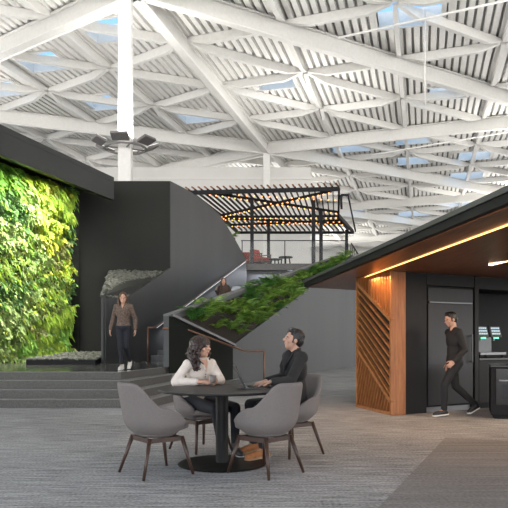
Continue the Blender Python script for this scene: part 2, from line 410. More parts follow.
# handrail on the stair wall
def rail(name, label, pts, posts, r=.024):
    root = thing(name, label, 'handrail', (posts[0][0].x, posts[0][0].y, posts[0][1]))
    MB().tube(pts, r, 8).build('rail', 'copper', root, smooth=True)
    for p, zb in posts: MB().tube([V((p.x, p.y, zb)), p], r, 8).build('post', 'copper', root, smooth=True)
    return root
def wp(t, z, o=.09): return V((S0.x+U.x*t+PN.x*o, S0.y+U.y*t+PN.y*o, z))
r1 = rail('handrail', 'copper handrail climbing the tall stair wall behind the walking woman', [wp(-.36, 1.58), wp(.15, 1.60), wp(8.8, 4.66)], [(wp(-.36, 1.58), .6)])
MB().beam(wp(.3, 1.60, .05), wp(8.7, 4.57, .05), .03, .03).build('led_strip', 'led_cool', r1)

# ---- planter body
Pa = V((-1.95, 14.9, 1.77)); Pb = V((-.57, 17.6, 1.05)); Pc = V((4.62, 30.3, 5.14)); Pd = V((3.95, 30.3, 5.12))
struct(MB().hexa([V((Pa.x,Pa.y,.0)), V((Pb.x,Pb.y,0)), V((Pb.x-.05,Pb.y+.22,0)), V((Pa.x+.02,Pa.y+.25,0)), Pa, Pb, Pb+V((-.05,.22,0)), Pa+V((.02,.25,0))]).build('wall_planter_front', 'green_wall'), 'olive black planter face behind the seated pair')
v2 = (V((Pc.x, Pc.y))-V((Pb.x, Pb.y))).normalized(); nin = V((-v2.y, v2.x, 0))
Pe = V((Pc.x+v2.x*6, Pc.y+v2.y*6, 5.3))
pw = [V((Pb.x, Pb.y, 0)), V((Pe.x, Pe.y, 0)), Pe, Pc, Pb]
struct(MB().extr(pw, nin*.16).build('wall_right', 'grey_wall'), 'long grey wall below the ferns running back under the kitchen roof')
cdir = (V((Pd.x, Pd.y))-V((Pa.x, Pa.y))).normalized(); cn = V((cdir.y, -cdir.x, 0))
pl = thing('fern_planter', 'sloping grey planter of dark soil beside the stairs', 'planter', (Pb.x, Pb.y, 0))
MB().extr([V((Pa.x, Pa.y, .6)), V((Pd.x, Pd.y, .6)), Pd, Pa], -cn*.14).build('side_wall', 'grey_wall', pl)
MB().beam(Pa-cn*.07+V((0,0,.02)), Pd-cn*.07+V((0,0,.02)), .16, .04).build('kerb_cap', 'kerb', pl)
MB().beam(Pa+V((0,.1,.03)), Pb+V((0,.1,.03)), .2, .06).build('metal_edge', 'steel_trim', pl)
MB().beam(Pb+nin*.08+V((0,0,.015)), Pc+nin*.08+V((0,0,.015)), .18, .03).build('metal_edge', 'grey_wall', pl)
def soil(a, b):
    p = (Pb.lerp(Pc, a)).lerp(Pa.lerp(Pd, a), b); p.z -= .13; return p
m = MB(); gr = [[m.bm.verts.new(soil(i/20, j/5)+V((0, 0, .05*noise.noise(V((i, j, 0)))))) for j in range(6)] for i in range(21)]
for i in range(20):
    for j in range(5): m.bm.faces.new((gr[i][j], gr[i+1][j], gr[i+1][j+1], gr[i][j+1]))
m.build('soil', 'soil', pl)
# ferns
def fern_mesh(seed, matn, nf=15, L=.62, light=False):
    r = random.Random(seed); m = MB()
    for i in range(nf):
        az = 2*PI*i/nf+r.uniform(-.3, .3); el = r.uniform(.95, 1.5); l = L*r.uniform(.7, 1.15)
        d = V((math.cos(az), math.sin(az), 0)); sd = V((-d.y, d.x, 0)); p = V((0,0,0)); prev = p; n = 13
        for k in range(n):
            u = k/n; ang = el-u*1.7
            p2 = p+(d*math.cos(ang)+V((0,0,1))*math.sin(ang))*l/n
            w = .40*l*(math.sin(PI*min(1, u*.85+.15))**.8)*.62
            if k > 0:
                for sgn in (-1, 1):
                    tip = p2+sd*sgn*w+d*w*.45-V((0,0,w*.3))
                    m.face([p, p+(p2-p)*.85, tip])
            m.face([p-sd*.006, p+sd*.006, p2+sd*.004, p2-sd*.004])
            p = p2
    return m
ferns = []
for s_, mt, L in ((1, 'fern', .75), (2, 'fern_light', .68), (3, 'fern_dark', .62), (4, 'fern', .6)):
    o = fern_mesh(s_, mt, 17, L).build('fern', mt, fixn=False); ferns.append(o)
r = random.Random(21); spots = []
tries = 0
while len(spots) < 120 and tries < 20000:
    tries += 1
    a = r.random()**1.1; b = r.uniform(.30, .80) if a > .42 else r.uniform(.10, .90)
    if a > .97: continue
    if a < .03 or (a < .07 and b < .5): continue        # bare soil at the tip
    p = soil(a, b)
    if all((p-q).length > (.40 if a < .42 else .30) for q, _ in spots): spots.append((p, a))
used = set()
for i, (p, a) in enumerate(spots):
    k = r.randrange(4)
    o = ferns[k] if k not in used else ferns[k].copy()
    if k in used: COL.objects.link(o)
    used.add(k)
    s_ = r.uniform(.8, 1.15)*(1.0 if a < .42 else .6); o.location = p+V((0,0,.03)); o.rotation_euler = (0, 0, r.uniform(0, 6)); o.scale = (s_, s_, s_*r.uniform(.9, 1.15))
    tag(o, 'green fern growing in the sloping planter beside the stairs', 'fern', 'ferns in the sloping planter')
# lower handrail in front of the planter face
fnr = V((e.y, -e.x)).normalized(); fo = V((fnr.x, fnr.y, 0))*.12
q1 = at(163, 328.4, 14.75); q2 = V((Pa.x, Pa.y, 0)).lerp(V((Pb.x, Pb.y, 0)), .27)+fo; q2 = at(185.6, 329, q2.y)
q3 = at(245.5, 351.5, 17.55); q4 = at(264, 351.3, 17.35)
rail('handrail', 'copper handrail descending along the olive planter face beside the seated man', [q1, q2, q3, q4], [(q4, 0.0)])

# ---- deck and what stands on it
DZ = 4.75
struct(MB().prism([(-.75, 30.0),(9, 30.0),(9, 46),(-9, 46),(-5.2, 33.5)], DZ-.3, DZ).build('floor_deck', 'deck_board'), 'upper deck floor under the pergola')
struct(MB().prism([(-.75, 30.25),(3.9, 30.25),(3.9, 30.5),(-.75, 30.5)], 0, DZ-.3).build('wall_deck', 'grey_wall'), 'grey wall below the upper deck edge')
sl = MB()
dl = thing('deck_downlight', 'long white light strips under the upper deck edge', 'light', (1.2, 30.1, 4.4))
for a, b in ((268, 276), (278, 291)):
    pass
MB().beam(at(266, 269.2, 30.12), at(279, 269.4, 30.12), .10, .06).build('light_bar', 'led_cool', dl)
MB().beam(at(281, 269.4, 30.12), at(296, 270, 30.12), .10, .06).build('light_bar', 'led_cool', dl)
# glass railing
gr_ = thing('glass_railing', 'glass railing with thin dark top rail along the upper deck', 'railing', (1, 30.15, DZ))
MB().beam((-.6, 30.15, DZ+1.08), (4.3, 30.15, DZ+1.08), .05, .035).build('top_rail', 'pergola_steel', gr_)
MB().box((1.85, 30.15, DZ+.55), (4.9, .015, 1.0)).build('glass_panel', 'glass', gr_)
for x in (-.55, 1.43, 3.1, 4.25): MB().box((x, 30.15, DZ+.53), (.04, .04, 1.06)).build('post', 'pergola_steel', gr_)

# pergola
pg = thing('pergola', 'black folded steel pergola with slats and warm lights on the upper deck', 'pergola', (.5, 34, DZ))
A_ = V((-3.05, 30.2, 8.18)); B_ = V((3.95, 30.2, 8.36)); C_ = V((-1.05, 41.2, 8.15)); D_ = V((6.3, 41.2, 8.15))
E_ = V((-1.72, 33.9, 7.75)); F_ = V((4.55, 35.0, 8.0))
def pt(s, t):   # s across 0..1, t depth 0..1, three folded bands
    te = .36
    n = A_.lerp(B_, s); mid = E_.lerp(F_, s); fa = C_.lerp(D_, s)
    zz = n.lerp(mid, t/te) if t < te else mid.lerp(fa, (t-te)/(1-te))
    return zz
def slat_line(m, s, t0, t1, w, h):
    ts = [t0]+([.36] if t0 < .36 < t1 else [])+[t1]
    for a, b in zip(ts, ts[1:]): m.beam(pt(s, a), pt(s, b), w, h)
for i in range(25):
    m = MB(); slat_line(m, i/24, 0, 1, .05, .10); p_ = pt(i/24, 0); MB().beam(p_+V((-.13,-.06,.13)), pt(i/24, .05)+V((.04,0,.04)), .06, .05).build('slat_end', 'cedar', pg); m.build('slat', 'pergola_slat', pg)
for p, q, h in ((A_, B_, .19), (C_, D_, .16), (A_, E_, .15), (E_, C_, .15), (B_, F_, .15), (F_, D_, .15), (E_, F_, .13), (A_.lerp(B_, .12), pt(1, .30), .12), (pt(0, .34), pt(.95, .02), .12), (pt(0,.40), pt(1,.62), .12), (pt(0,.66), pt(1,.5), .12)):
    dz = V((0,0,-.12)); MB().beam(p+dz, q+dz, .10, h).build('beam', 'pergola_steel', pg)
m = MB()
for p, q, n in ((A_.lerp(B_, .12), pt(1, .30), 23), (pt(0, .34), pt(.95, .02), 23), (pt(.3,.02), pt(1, .12), 14), (E_, F_, 23), (pt(0,.66), pt(1,.5), 20), (pt(0,.40), pt(1,.62), 20)):
    for i in range(n):
        c = p.lerp(q, (i+.5)/n)+V((0, -.02, -.21)); MB().box(c, (.065, .065, .05)).build('light', 'bulb', pg)
# second smaller frame on the right
for a, b in ((at(341,195,36), at(348,195,36)), (at(348,195,36), at(355.5,231,41)), (at(341,195,36), at(341.5,209,36))):
    MB().beam(a, b, .07, .12).build('beam', 'pergola_steel', pg)
for px, Y, zt in ((252, 31.0, 7.95), (268.5, 36, 7.8), (313.5, 31.6, 8.05), (321, 33.5, 7.9), (346.5, 40, 8.0)):
    X = (px-254)*Y/F; MB().box((X, Y, (DZ+zt)/2), (.17, .17, zt-DZ)).build('post', 'pergola_steel', pg)
# white wall behind
struct(MB().box((-9.5, 46, 6.7), (27, .3, 13.4)).build('wall_back', 'white_wall'), 'white wall behind the upper deck')
for z in (9.2, 12.6): MB().box((-9.5, 45.8, z), (27, .12, .12)).build('trim_1' if z < 10 else 'trim_2', 'white_steel')
for nme in ('trim_1', 'trim_2'): bpy.data.objects[nme]['kind'] = 'structure'
struct(MB().box((14, 97, 7), (140, .4, 14.6)).build('wall_far', 'white_wall'), 'far pale wall of the hall')
# planting on the deck
for (px, py, Y, sc, n, lab) in ((347, 256, 30.8, .8, 1, 'pale green fern at the right end of the upper deck'), (231, 238, 31.5, .8, 2, 'small plant behind the cut edge of the tall stair wall'), (222, 229, 31.8, .7, 3, 'small plant higher up behind the cut edge of the stair wall')):
    o = fern_mesh(40+n, 'fern_light', 18, .75).build('deck_plant', 'fern_light' if n == 1 else 'fern', fixn=False)
    o.location = at(px, py, Y); o.scale = (sc,)*3; tag(o, lab, 'plant')
    if n > 1:
        h_ = o.location.z-DZ
        tag(MB().box((o.location.x, Y, DZ+h_/2), (.42, .42, h_)).build('planter_box', 'grey_wall'), ('tall grey planter standing behind the stair wall, nearer the deck railing', 'tall grey planter standing behind the stair wall, further left')[n-2], 'planter')
pbx = at(345, 262, 30.9)
tag(MB().box((pbx.x+.2, 30.9, DZ+.12), (1.5, .4, .24)).build('planter_box', 'grey_wall'), 'grey planter box at the right end of the upper deck', 'planter')
# black stair rail right of pergola
sr = thing('stair_railing', 'black sloping baluster railing at the right end of the deck', 'railing', (4.9, 32, DZ))
a, b = at(351, 243, 33), at(358, 254, 33)
MB().beam(a, b, .05, .06).build('top_rail', 'pergola_steel', sr); MB().beam(a-V((.05,0,.6)), b-V((.05,0,.6)), .05, .06).build('bottom_rail', 'pergola_steel', sr)
for i in range(5):
    p = a.lerp(b, i/4); MB().beam(p, p-V((.03,0,.62)), .025, .025, up=(0,1,0)).build('baluster', 'pergola_steel', sr)

def lounge(name, label, c, w, rz):
    R = thing(name, label, 'chair' if w < 1.2 else 'sofa', (0,0,0))
    MB().box((0, 0, .36), (w, .72, .18)).build('seat_cushion', 'red_cushion', R, bevel=.05)
    MB().box((0, .33, .62), (w, .18, .52), mtx=Matrix.Rotation(-.25, 3, 'X')).build('back_cushion', 'red_cushion', R, bevel=.05)
    for s in (-1, 1):
        MB().beam((s*(w/2+.05), -.36, .60), (s*(w/2+.05), .42, .60), .05, .04).build('armrest', 'walnut', R)
        for y in (-.32, .38): MB().box((s*(w/2+.05), y, .3), (.045, .045, .6)).build('leg', 'walnut', R)
    MB().box((0, 0, .24), (w+.1, .74, .05)).build('frame', 'walnut', R)
    R.location = c; R.rotation_euler = (0, 0, rz); return R
lounge('lounge_chair', 'red cushioned lounge chair with dark wood arms on the upper deck', (.33, 31.5, DZ), .62, .9)
lounge('lounge_sofa', 'red lounge seat at the left end of the upper deck by the wall', (-.45, 32.3, DZ), .7, .1)
for i, (x, h, rr_, lab) in enumerate(((1.0, .36, .3, 'smaller dark round table beside the red lounge chair'), (1.52, .46, .34, 'larger dark round table right of the other on the deck'))):
    T = thing('coffee_table', lab, 'table', (x, 31.2, DZ), 'dark round tables on the deck')
    MB().lathe((x, 31.2, DZ+h-.05), [(rr_-.01, 0), (rr_, .01), (rr_, .04), (rr_-.01, .05)]).build('table_top', 'pergola_steel', T)
    for k in range(3):
        an = k*2.094+.5; MB().tube([(x+rr_*.8*math.cos(an), 31.2+rr_*.8*math.sin(an), DZ), (x+rr_*.6*math.cos(an), 31.2+rr_*.6*math.sin(an), DZ+h-.05)], .03, 6).build('leg', 'pergola_steel', T)

# ------------------------------------------------------------ roof structure
RZ = 14.0
N0 = V((-4.35, 23.7)); N1 = V((.85, 43.7)); N2 = V((18.0, 37.3)); N3 = V((-20.1, 35.2))
T1 = N2-N3; T2 = N1-N0
def zr(p):   # gentle catenary dip of the canopy
    return RZ
dd = T2.normalized(); dp = V((dd.y, -dd.x))         # deck rib direction
sky_px = [(412,12,3.0,2.2),(273,82,2.2,1.6),(447,92,2.4,1.6),(110,29,2.6,1.6),(42,61,2.6,1.8),(100,102,2.8,1.8),(2,88,2.4,1.8),(197,116,2.6,1.8),(350,147,2.6,2),(410,139,2.6,2),(473,155,2.8,2),(411,160,2.6,2),(467,175,3,2.2),(415,213,4,3),(461,201,4,3),(350,210,4,3),(236,18,2.2,1.4)]
sky_px = sky_px[:-1]
ZD = RZ+.55
holes = []
for px, py, a, b in sky_px:
    Y = (ZD-EYE)*F/(HY-py); p = V(((px-254)*Y/F, Y)); holes.append((p.dot(dd), p.dot(dp), a/2*.75, b/2*1.1))
pitch = .36
m = MB(); m2 = MB()
u0, u1 = -14.0, 105.0
i = int(-52/pitch)
while i*pitch < 62:
    v = i*pitch; i += 1
    segs = [(u0, u1)]
    for hu, hv, ha, hb in holes:
        if abs(v+pitch/2-hv) < hb:
            ns = []
            for s0_, s1_ in segs:
                if hu-ha > s0_ and hu+ha < s1_: ns += [(s0_, hu-ha), (hu+ha, s1_)]
                else: ns.append((s0_, s1_))
            segs = ns
    for s0_, s1_ in segs:
        def P(u, v_, z): q = dd*u+dp*v_; return V((q.x, q.y, z))
        prof = [(0, ZD), (.21, ZD), (.235, ZD+.13), (.335, ZD+.13), (pitch, ZD)]
        va = [m.bm.verts.new(P(s0_, v+x, z)) for x, z in prof]; vb = [m.bm.verts.new(P(s1_, v+x, z)) for x, z in prof]
        for k in range(4):
            f = m.bm.faces.new((va[k], va[k+1], vb[k+1], vb[k])); f.material_index = 0 if k != 2 else 1
deck = m.build('ceiling', 'white_deck', fixn=False); deck.data.materials.append(M['deck_slot']); struct(deck, 'white ribbed metal roof deck')
# skylights
for n, (hu, hv, ha, hb) in enumerate(holes):
    px, py = sky_px[n][:2]
    where = ('near the top right corner' if n == 0 else 'left of the frame centre high above' if n == 1 else None)
    c = dd*hu+dp*hv
    R = thing('skylight', 'blue rectangular skylight set in the white ribbed ceiling', 'skylight', (c.x, c.y, ZD), 'skylights in the ceiling')
    hbv = math.ceil(hb/pitch*1)*pitch+.04
    hh = ha+.02
    def Q(a, b, z): q = dd*(hu+a)+dp*(hv+b); return V((q.x, q.y, z))
    m = MB()
    for (a0, b0), (a1, b1) in (((-hh,-hbv),(hh,-hbv)),((hh,-hbv),(hh,hbv)),((hh,hbv),(-hh,hbv)),((-hh,hbv),(-hh,-hbv))):
        m.beam(Q(a0, b0, ZD+.3), Q(a1, b1, ZD+.3), .12, .75)
    m.build('frame', 'white_steel', R)
    MB().box((c.x, c.y, ZD+.64), (2*hbv, 2*hh, .03), rz=math.atan2(dd.y, dd.x)-PI/2).build('pane', 'glass', R)

def ibeam(m, a, b, w, h, top):
    a = V((a.x, a.y, top)); b = V((b.x, b.y, top))
    m.beam(a-V((0,0,h/2)), b-V((0,0,h/2)), w*.35, h); m.beam(a-V((0,0,h)), b-V((0,0,h)), w, .07); m.beam(a-V((0,0,.05)), b-V((0,0,.05)), w, .06)
edges = {}
tris = []
for i in range(-2, 4):
    for j in range(-1, 5):
        o_ = T1*i+T2*j
        a, c_, b_, d_ = N0+o_, N1+o_, N2+o_, N3+o_
        tris += [(a, b_, c_), (a, c_, d_)]
        # the gap between scales: N1, N2, N2+T2 and its mirror
        tris += [(c_, b_, b_+T2), (c_, d_, d_+T2)]
def infov(p, pad=60):
    if p.y < 14: return False
    px = 254+F*p.x/p.y; py = HY-(RZ-EYE)*F/p.y
    return -pad < px < 508+pad and py > -pad
done = 0
for tri in tris:
    cen = (tri[0]+tri[1]+tri[2])/3
    if cen.y > 100 or not any(infov(q, 120) for q in (*tri, cen, (tri[0]+tri[1])/2, (tri[1]+tri[2])/2, (tri[0]+tri[2])/2)): continue
    for k in range(3):
        a, b = tri[k], tri[(k+1)%3]; mid_ = (a+b)/2
        if any((mid_-q_).length < .6 for q_ in edges): continue
        edges[mid_.freeze()] = 1
        m = MB(); ibeam(m, a, b, .38, .74, RZ+.5)
        n_ = (b-a).normalized(); p_ = V((-n_.y, n_.x))*.22
        m.tube([V((a.x+p_.x, a.y+p_.y, RZ-.31)), V((b.x+p_.x, b.y+p_.y, RZ-.31))], .045, 6)
        tag(m.build('roof_beam', 'white_steel'), 'deep white steel main beam spanning the ribbed ceiling', 'beam', 'main beams of the roof')
    R = None
    mkR = lambda: thing('roof_bay_framing', 'triangular bay of lighter white beams under the ribbed ceiling', 'roof framing', (cen.x, cen.y, RZ), 'framing bays of the roof')
    n = 4
    for k in range(3):
        a, b, c = tri[k], tri[(k+1)%3], tri[(k+2)%3]
        for q in range(1, n):
            p0 = a.lerp(c, q/n); p1 = b.lerp(c, q/n)
            if (p1-p0).length < 1: continue
            for z_ in range(n-q):
                s0 = p0.lerp(p1, z_/(n-q)); s1 = p0.lerp(p1, (z_+1)/(n-q))
                if not (infov(s0, 40) or infov(s1, 40)): continue
                m = MB(); R = R or mkR()
                d_ = (s1-s0).normalized(); L = (s1-s0).length
                # tapered welded plate: shallow at nodes, deep mid span
                up3 = V((0,0,1)); d3_ = V((d_.x, d_.y, 0)); sd = V((-d_.y, d_.x, 0))
                def q3(t, z, s): return V((s0.x+d_.x*t, s0.y+d_.y*t, z))+sd*s
                z1 = RZ+.52; zA = RZ+.40; zB = RZ+.14
                for t0, t1, za, zb in ((0.15, 1.1, zA, zB), (1.1, L-1.1, zB, zB), (L-1.1, L-.15, zB, zA)):
                    w = .10
                    m.hexa([q3(t0, za, -w), q3(t1, zb, -w), q3(t1, zb, w), q3(t0, za, w), q3(t0, z1, -w), q3(t1, z1, -w), q3(t1, z1, w), q3(t0, z1, w)])
                m.build('secondary_beam', 'white_steel', R)
# columns
def column(px, Y, z0, w, label):
    X = (px-254)*Y/F
    o = MB().box((X, Y, (z0+RZ)/2), (w, w, RZ-z0)).build('column', 'white_steel', bevel=.03); return tag(o, label, 'column')
column(125.5, 23.7, 0, .47, 'thick white steel column at left rising above the dark wall')
column(266.5, 43.7, DZ, .45, 'distant thin white column behind the pergola')
cx, cy = (125.5-254)*23.7/F, 23.7
ring = thing('uplight_ring', 'ring of six square grey uplights around the thick white column', 'light fixture', (cx, cy, 8.2))
m = MB(); R_ = .75
for k in range(12):
    a0, a1 = 2*PI*k/12, 2*PI*(k+1)/12
    m.beam((cx+R_*math.cos(a0), cy+R_*math.sin(a0), 8.2), (cx+R_*math.cos(a1), cy+R_*math.sin(a1), 8.2), .06, .06)
for k in range(4):
    a0 = PI/2*k+.4; m.beam((cx+.2*math.cos(a0), cy+.2*math.sin(a0), 8.2), (cx+R_*math.cos(a0), cy+R_*math.sin(a0), 8.2), .05, .05)
m.build('ring_frame', 'lamp_body', ring)
for k in range(6):
    a0 = PI/3*k-PI/2
    mt = Matrix.Rotation(a0, 3, 'Z') @ Matrix.Rotation(-.38, 3, 'Y')
    c = V((cx+.98*math.cos(a0), cy+.98*math.sin(a0), 8.36))
    hd = MB().box(c, (.42, .62, .10), mtx=mt).build('lamp_head', 'lamp_body', ring, bevel=.02)
    MB().box(c+mt@V((0,0,.056)), (.36, .56, .012), mtx=mt).build('lamp_lens', 'lamp_face', hd)
# conduits and hangers
pipe_pts = [(at(338,38,25), at(508,0,22), .045, 'slanting white conduit pipe near the top right corner'), (at(425,10,26), at(425,105,26), .03, 'thin white vertical hanger rod below the top right skylight'),
            (at(372,155,40), at(508,132,36), .05, 'long white pipe crossing below the right ceiling beams'), (at(372,155,40), at(270,152,44), .04, 'short white pipe at the middle of the ceiling')]
for a, b, r_, lab in pipe_pts[:3]:
    tag(MB().tube([a, b], r_, 8).build('conduit_pipe', 'white_steel', smooth=True), lab, 'pipe')
# ================================================= kitchen pavilion on the right
SZ = 2.35
k1 = V((1.07, 13.86)); k0 = V((2.375, 3.0)); k2 = V((2.28, 14.7)); kd = (k2-k1).normalized(); k3 = k1+kd*8.0
roofp = [k0, k1, k3, V((9, k3.y)), V((9, 3.0))]
kr = thing('pavilion_roof', 'low dark-edged pavilion roof with a wood soffit over the kitchen', 'roof', (5, 9, SZ))
MB().prism([k0, V((9, 3)), V((9, k3.y)), k3, k1], SZ, SZ+.13).build('roof_slab', 'black_fascia', kr)
ins = [k0+V((.06,0)), V((9, 3)), V((9, k3.y-.1)), k3+V((.1,-.1)), k1+V((.09,-.02))]
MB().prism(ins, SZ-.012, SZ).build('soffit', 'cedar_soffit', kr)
ed = (k1-k0).normalized(); en = V((ed.y, -ed.x, 0)); 
MB().beam(V((*k0, SZ+.11))-en*.0, V((*k1, SZ+.11)), .05, .05).build('roof_edge', 'roof_edge', kr)
C_c = V((2.21, 10.5)); D_c = V((1.85, 11.8)); C_r = V((2.475, 10.60))
l0 = V((2.45, 6.28)); l1 = V((1.93, 11.9)); ld = (l1-l0).normalized()
la = l0-ld*3
MB().beam(V((la.x, la.y, SZ-.02)), V((l1.x, l1.y, SZ-.018)), .014, .014).build('led_strip', 'led_warm', kr)
# linear pendant under the soffit
lp = thing('linear_light', 'short bright linear light hanging below the wood soffit at the right edge', 'light', (3.6, 9.4, SZ))
pa, pb = at(489, 263.5, 9.6), at(545, 250, 8.6)
MB().beam(pa, pb, .07, .05).build('housing', 'black_fascia', lp); MB().beam(pa-V((0,.04,.01)), pb-V((0,.04,.01)), .05, .05).build('diffuser', 'led_warm_white', lp)
for f in (.2, .9):
    p = pa.lerp(pb, f); MB().tube([p, V((p.x, p.y, SZ))], .008, 6).build('hanger', 'black_fascia', lp)

# slatted wood screen column
sc_ = thing('wood_screen', 'cedar screen column with diagonal slats under the left end of the kitchen roof', 'screen', (C_c.x, C_c.y, 0))
sd = (C_c-D_c); SLn = sd.length; sd.normalize(); sn = V((sd.y, -sd.x, 0)); 
if sn.x > 0: sn = -sn
S3d = V((sd.x, sd.y, 0))
def SP(s, z, o=0): return V((D_c.x+sd.x*s, D_c.y+sd.y*s, z))-sn*o
def clip(poly, a, b):   # clip infinite segment a-b to convex polygon
    t0, t1 = -1e9, 1e9; d = b-a; n = len(poly)
    area = sum(poly[i].x*poly[(i+1)%n].y-poly[(i+1)%n].x*poly[i].y for i in range(n))
    pp = poly if area > 0 else poly[::-1]
    for i in range(n):
        p, q = pp[i], pp[(i+1)%n]; e_ = q-p; nn = V((-e_.y, e_.x))
        den = nn.dot(d); num = nn.dot(p-a)
        if abs(den) < 1e-9:
            if num > 0: return None
            continue
        t = num/den
        if den > 0: t0 = max(t0, t)
        else: t1 = min(t1, t)
    return (a+d*t0, a+d*t1) if t0 < t1-1e-4 else None
dep = .055; H = SZ-.012
def sl2(a, b, w=.035, name='slat'):
    MB().beam(SP(a.x, a.y, dep/2), SP(b.x, b.y, dep/2), dep, w, up=S3d+V((0,0,.5))).build(name, 'cedar', sc_)
def sl3(a, b, w=.024, name='slat'):
    dr = (SP(b.x, b.y)-SP(a.x, a.y)).normalized(); upv = sn.cross(dr)
    MB().beam(SP(a.x, a.y, dep/2), SP(b.x, b.y, dep/2), dep, w, up=upv).build(name, 'cedar', sc_)
L_ = SLn
for a, b in ((V((.02, 0)), V((.02, H))), (V((L_-.02, 0)), V((L_-.02, H))), (V((0, .025)), V((L_, .025)))): sl3(a, b, .05, 'frame_board')
sl3(V((0, 2.26)), V((L_, 1.53)), .06, 'frame_board'); sl3(V((0, 1.08)), V((L_, .20)), .06, 'frame_board')
p1_ = [V((0.03, 2.27)), V((L_-.05, 1.54)), V((L_-.05, H)), V((0.03, H))]
for i in range(1, 13):
    s = i*L_/13; c_ = clip(p1_, V((s, 0)), V((s, 1)))
    if c_: sl3(*c_)
for i in range(1, 9):
    t = i/9; sl3(V((.03, 2.26+(1.08-2.26)*t)), V((L_-.05, 1.53+(.20-1.53)*t)))
p3_ = [V((.03, .05)), V((L_-.05, .05)), V((L_-.05, .19)), V((.03, 1.05))]
for i in range(-3, 14):
    s = i*.105; c_ = clip(p3_, V((s, 0)), V((s+.42, 1)))
    if c_ and (c_[1]-c_[0]).length > .05: sl3(*c_)
MB().extr([SP(.0, 0, dep), SP(L_-.16, 0, dep), SP(L_-.16, H, dep), SP(0, H, dep)], -sn*.03).build('backing_panel', 'black_fascia', sc_)
MB().prism([C_c, C_r, C_r+V((-.0, .5)), C_c+V((0.02, .25))], 0, H).build('corner_panel', 'cedar', sc_, bevel=.006)

# kitchen wall line
ke = V((.88, .475)).normalized(); kn = V((ke.y, -ke.x)); K0 = V((2.49, 10.66))
def KP(s, z, o=0): return V((K0.x+ke.x*s+kn.x*o, K0.y+ke.y*s+kn.y*o, z))     # o > 0 towards the camera
def kbox(s0, s1, z0, z1, o0, o1): 
    return [KP(s0,z0,o1),KP(s1,z0,o1),KP(s1,z0,o0),KP(s0,z0,o0),KP(s0,z1,o1),KP(s1,z1,o1),KP(s1,z1,o0),KP(s0,z1,o0)]
struct(MB().hexa(kbox(.0, .45, 0, H, -.9, 0)).build('wall_kitchen', 'cabinet'), 'dark panel left of the refrigerator')
fr = thing('refrigerator', 'tall dark panelled refrigerator built in behind the walking man', 'refrigerator', (*KP(1, 0).xy, 0))
MB().hexa(kbox(.46, 1.56, .09, 2.13, -.8, -.03)).build('carcass', 'black_fascia', fr)
MB().hexa(kbox(.49, 1.53, .12, 1.84, -.04, .0)).build('door', 'fridge', fr, bevel=.004)
MB().hexa(kbox(.49, 1.53, 1.875, 2.10, -.04, .0)).build('grille_panel', 'fridge', fr, bevel=.004)
MB().hexa(kbox(.52, 1.51, 1.848, 1.868, -.02, .008)).build('chrome_strip', 'chrome', fr)
hx = MB().beam(KP(1.46, .82, .05), KP(1.46, 1.32, .05), .022, .022, up=(1,0,0))
hx.beam(KP(1.46, .85, 0), KP(1.46, .85, .05), .015, .015); hx.beam(KP(1.46, 1.29, 0), KP(1.46, 1.29, .05), .015, .015)
hx.build('handle', 'black_gloss', fr)
MB().hexa(kbox(.49, 1.53, .0, .10, -.3, -.06)).build('toe_kick', 'chrome', fr)
struct(MB().hexa(kbox(.46, 1.56, 2.14, H, -.8, 0)).build('wall_kitchen_header', 'cabinet'), 'dark panel above the refrigerator')
struct(MB().hexa(kbox(1.57, 1.66, 0, H, -.8, .01)).build('wall_kitchen_pier', 'cabinet'), 'narrow dark pier right of the refrigerator')
struct(MB().hexa(kbox(1.66, 5.2, 2.12, H, -.75, 0)).build('wall_kitchen_bulkhead', 'cabinet'), 'dark bulkhead above the coffee counter')
struct(MB().hexa(kbox(1.66, 5.2, 0, H, -.85, -.76)).build('wall_kitchen_back', 'black_fascia'), 'dark wall behind the coffee counter')
wt = MB().hexa(kbox(1.67, 5.2, .86, .90, -.75, .02)).build('worktop', 'worktop', bevel=.004); tag(wt, 'thin dark worktop under the coffee machine', 'worktop')
for i in range(4):
    s0 = 1.67+i*.86
    cb = thing('base_cabinet', ('dark base cabinet directly below the coffee machine', 'dark base cabinet second from the refrigerator, behind the oven island', 'dark base cabinet third from the refrigerator', 'dark base cabinet furthest right of the coffee counter')[i], 'cabinet', (*KP(s0+.4, 0, -.3).xy, 0))
    MB().hexa(kbox(s0, s0+.86, .1, .86, -.74, -.02)).build('body', 'black_fascia', cb)
    MB().hexa(kbox(s0+.01, s0+.85, .11, .85, -.02, .0)).build('door', 'cabinet', cb, bevel=.003)
    MB().hexa(kbox(s0, s0+.86, 0, .1, -.7, -.08)).build('plinth', 'black_fascia', cb)
    if i == 1: break
# coffee machine
cm = thing('coffee_machine', 'dark dual-head coffee machine with white buttons and green lights on the counter', 'coffee machine', (*KP(1.95, .9, -.3).xy, .9))
a_, b_ = 1.80, 2.44
MB().hexa(kbox(a_, b_, .95, 1.42, -.62, -.40)).build('body', 'machine', cm, bevel=.01)
for s0 in (a_, (a_+b_)/2+.01):
    hd = MB().hexa([*kbox(s0, s0+.27, 1.27, 1.30, -.42, -.12)[:4], *[p+V((0,0,.20)) for p in kbox(s0, s0+.27, 1.27, 1.30, -.42, -.18)[:4]]]).build('dispenser_head', 'machine', cm, bevel=.008)
    m = MB()
    for r_ in range(3):
        for c in range(4): m.hexa(kbox(s0+.03+c*.055, s0+.068+c*.055, 1.32+r_*.05, 1.35+r_*.05, -.17, -.128-r_*.014))
    m.build('button_panel', 'button_white', hd)
    MB().tube([KP(s0+.135, 1.27, -.2), KP(s0+.135, 1.21, -.2)], .02, 10).build('spout', 'chrome', hd)
    MB().hexa(kbox(s0+.10, s0+.17, 1.245, 1.268, -.16, -.11)).build('indicator_light', 'led_green', hd)
MB().hexa(kbox(a_, b_+.02, .95, 1.0, -.42, -.08)).build('drip_tray', 'chrome', cm, bevel=.004)
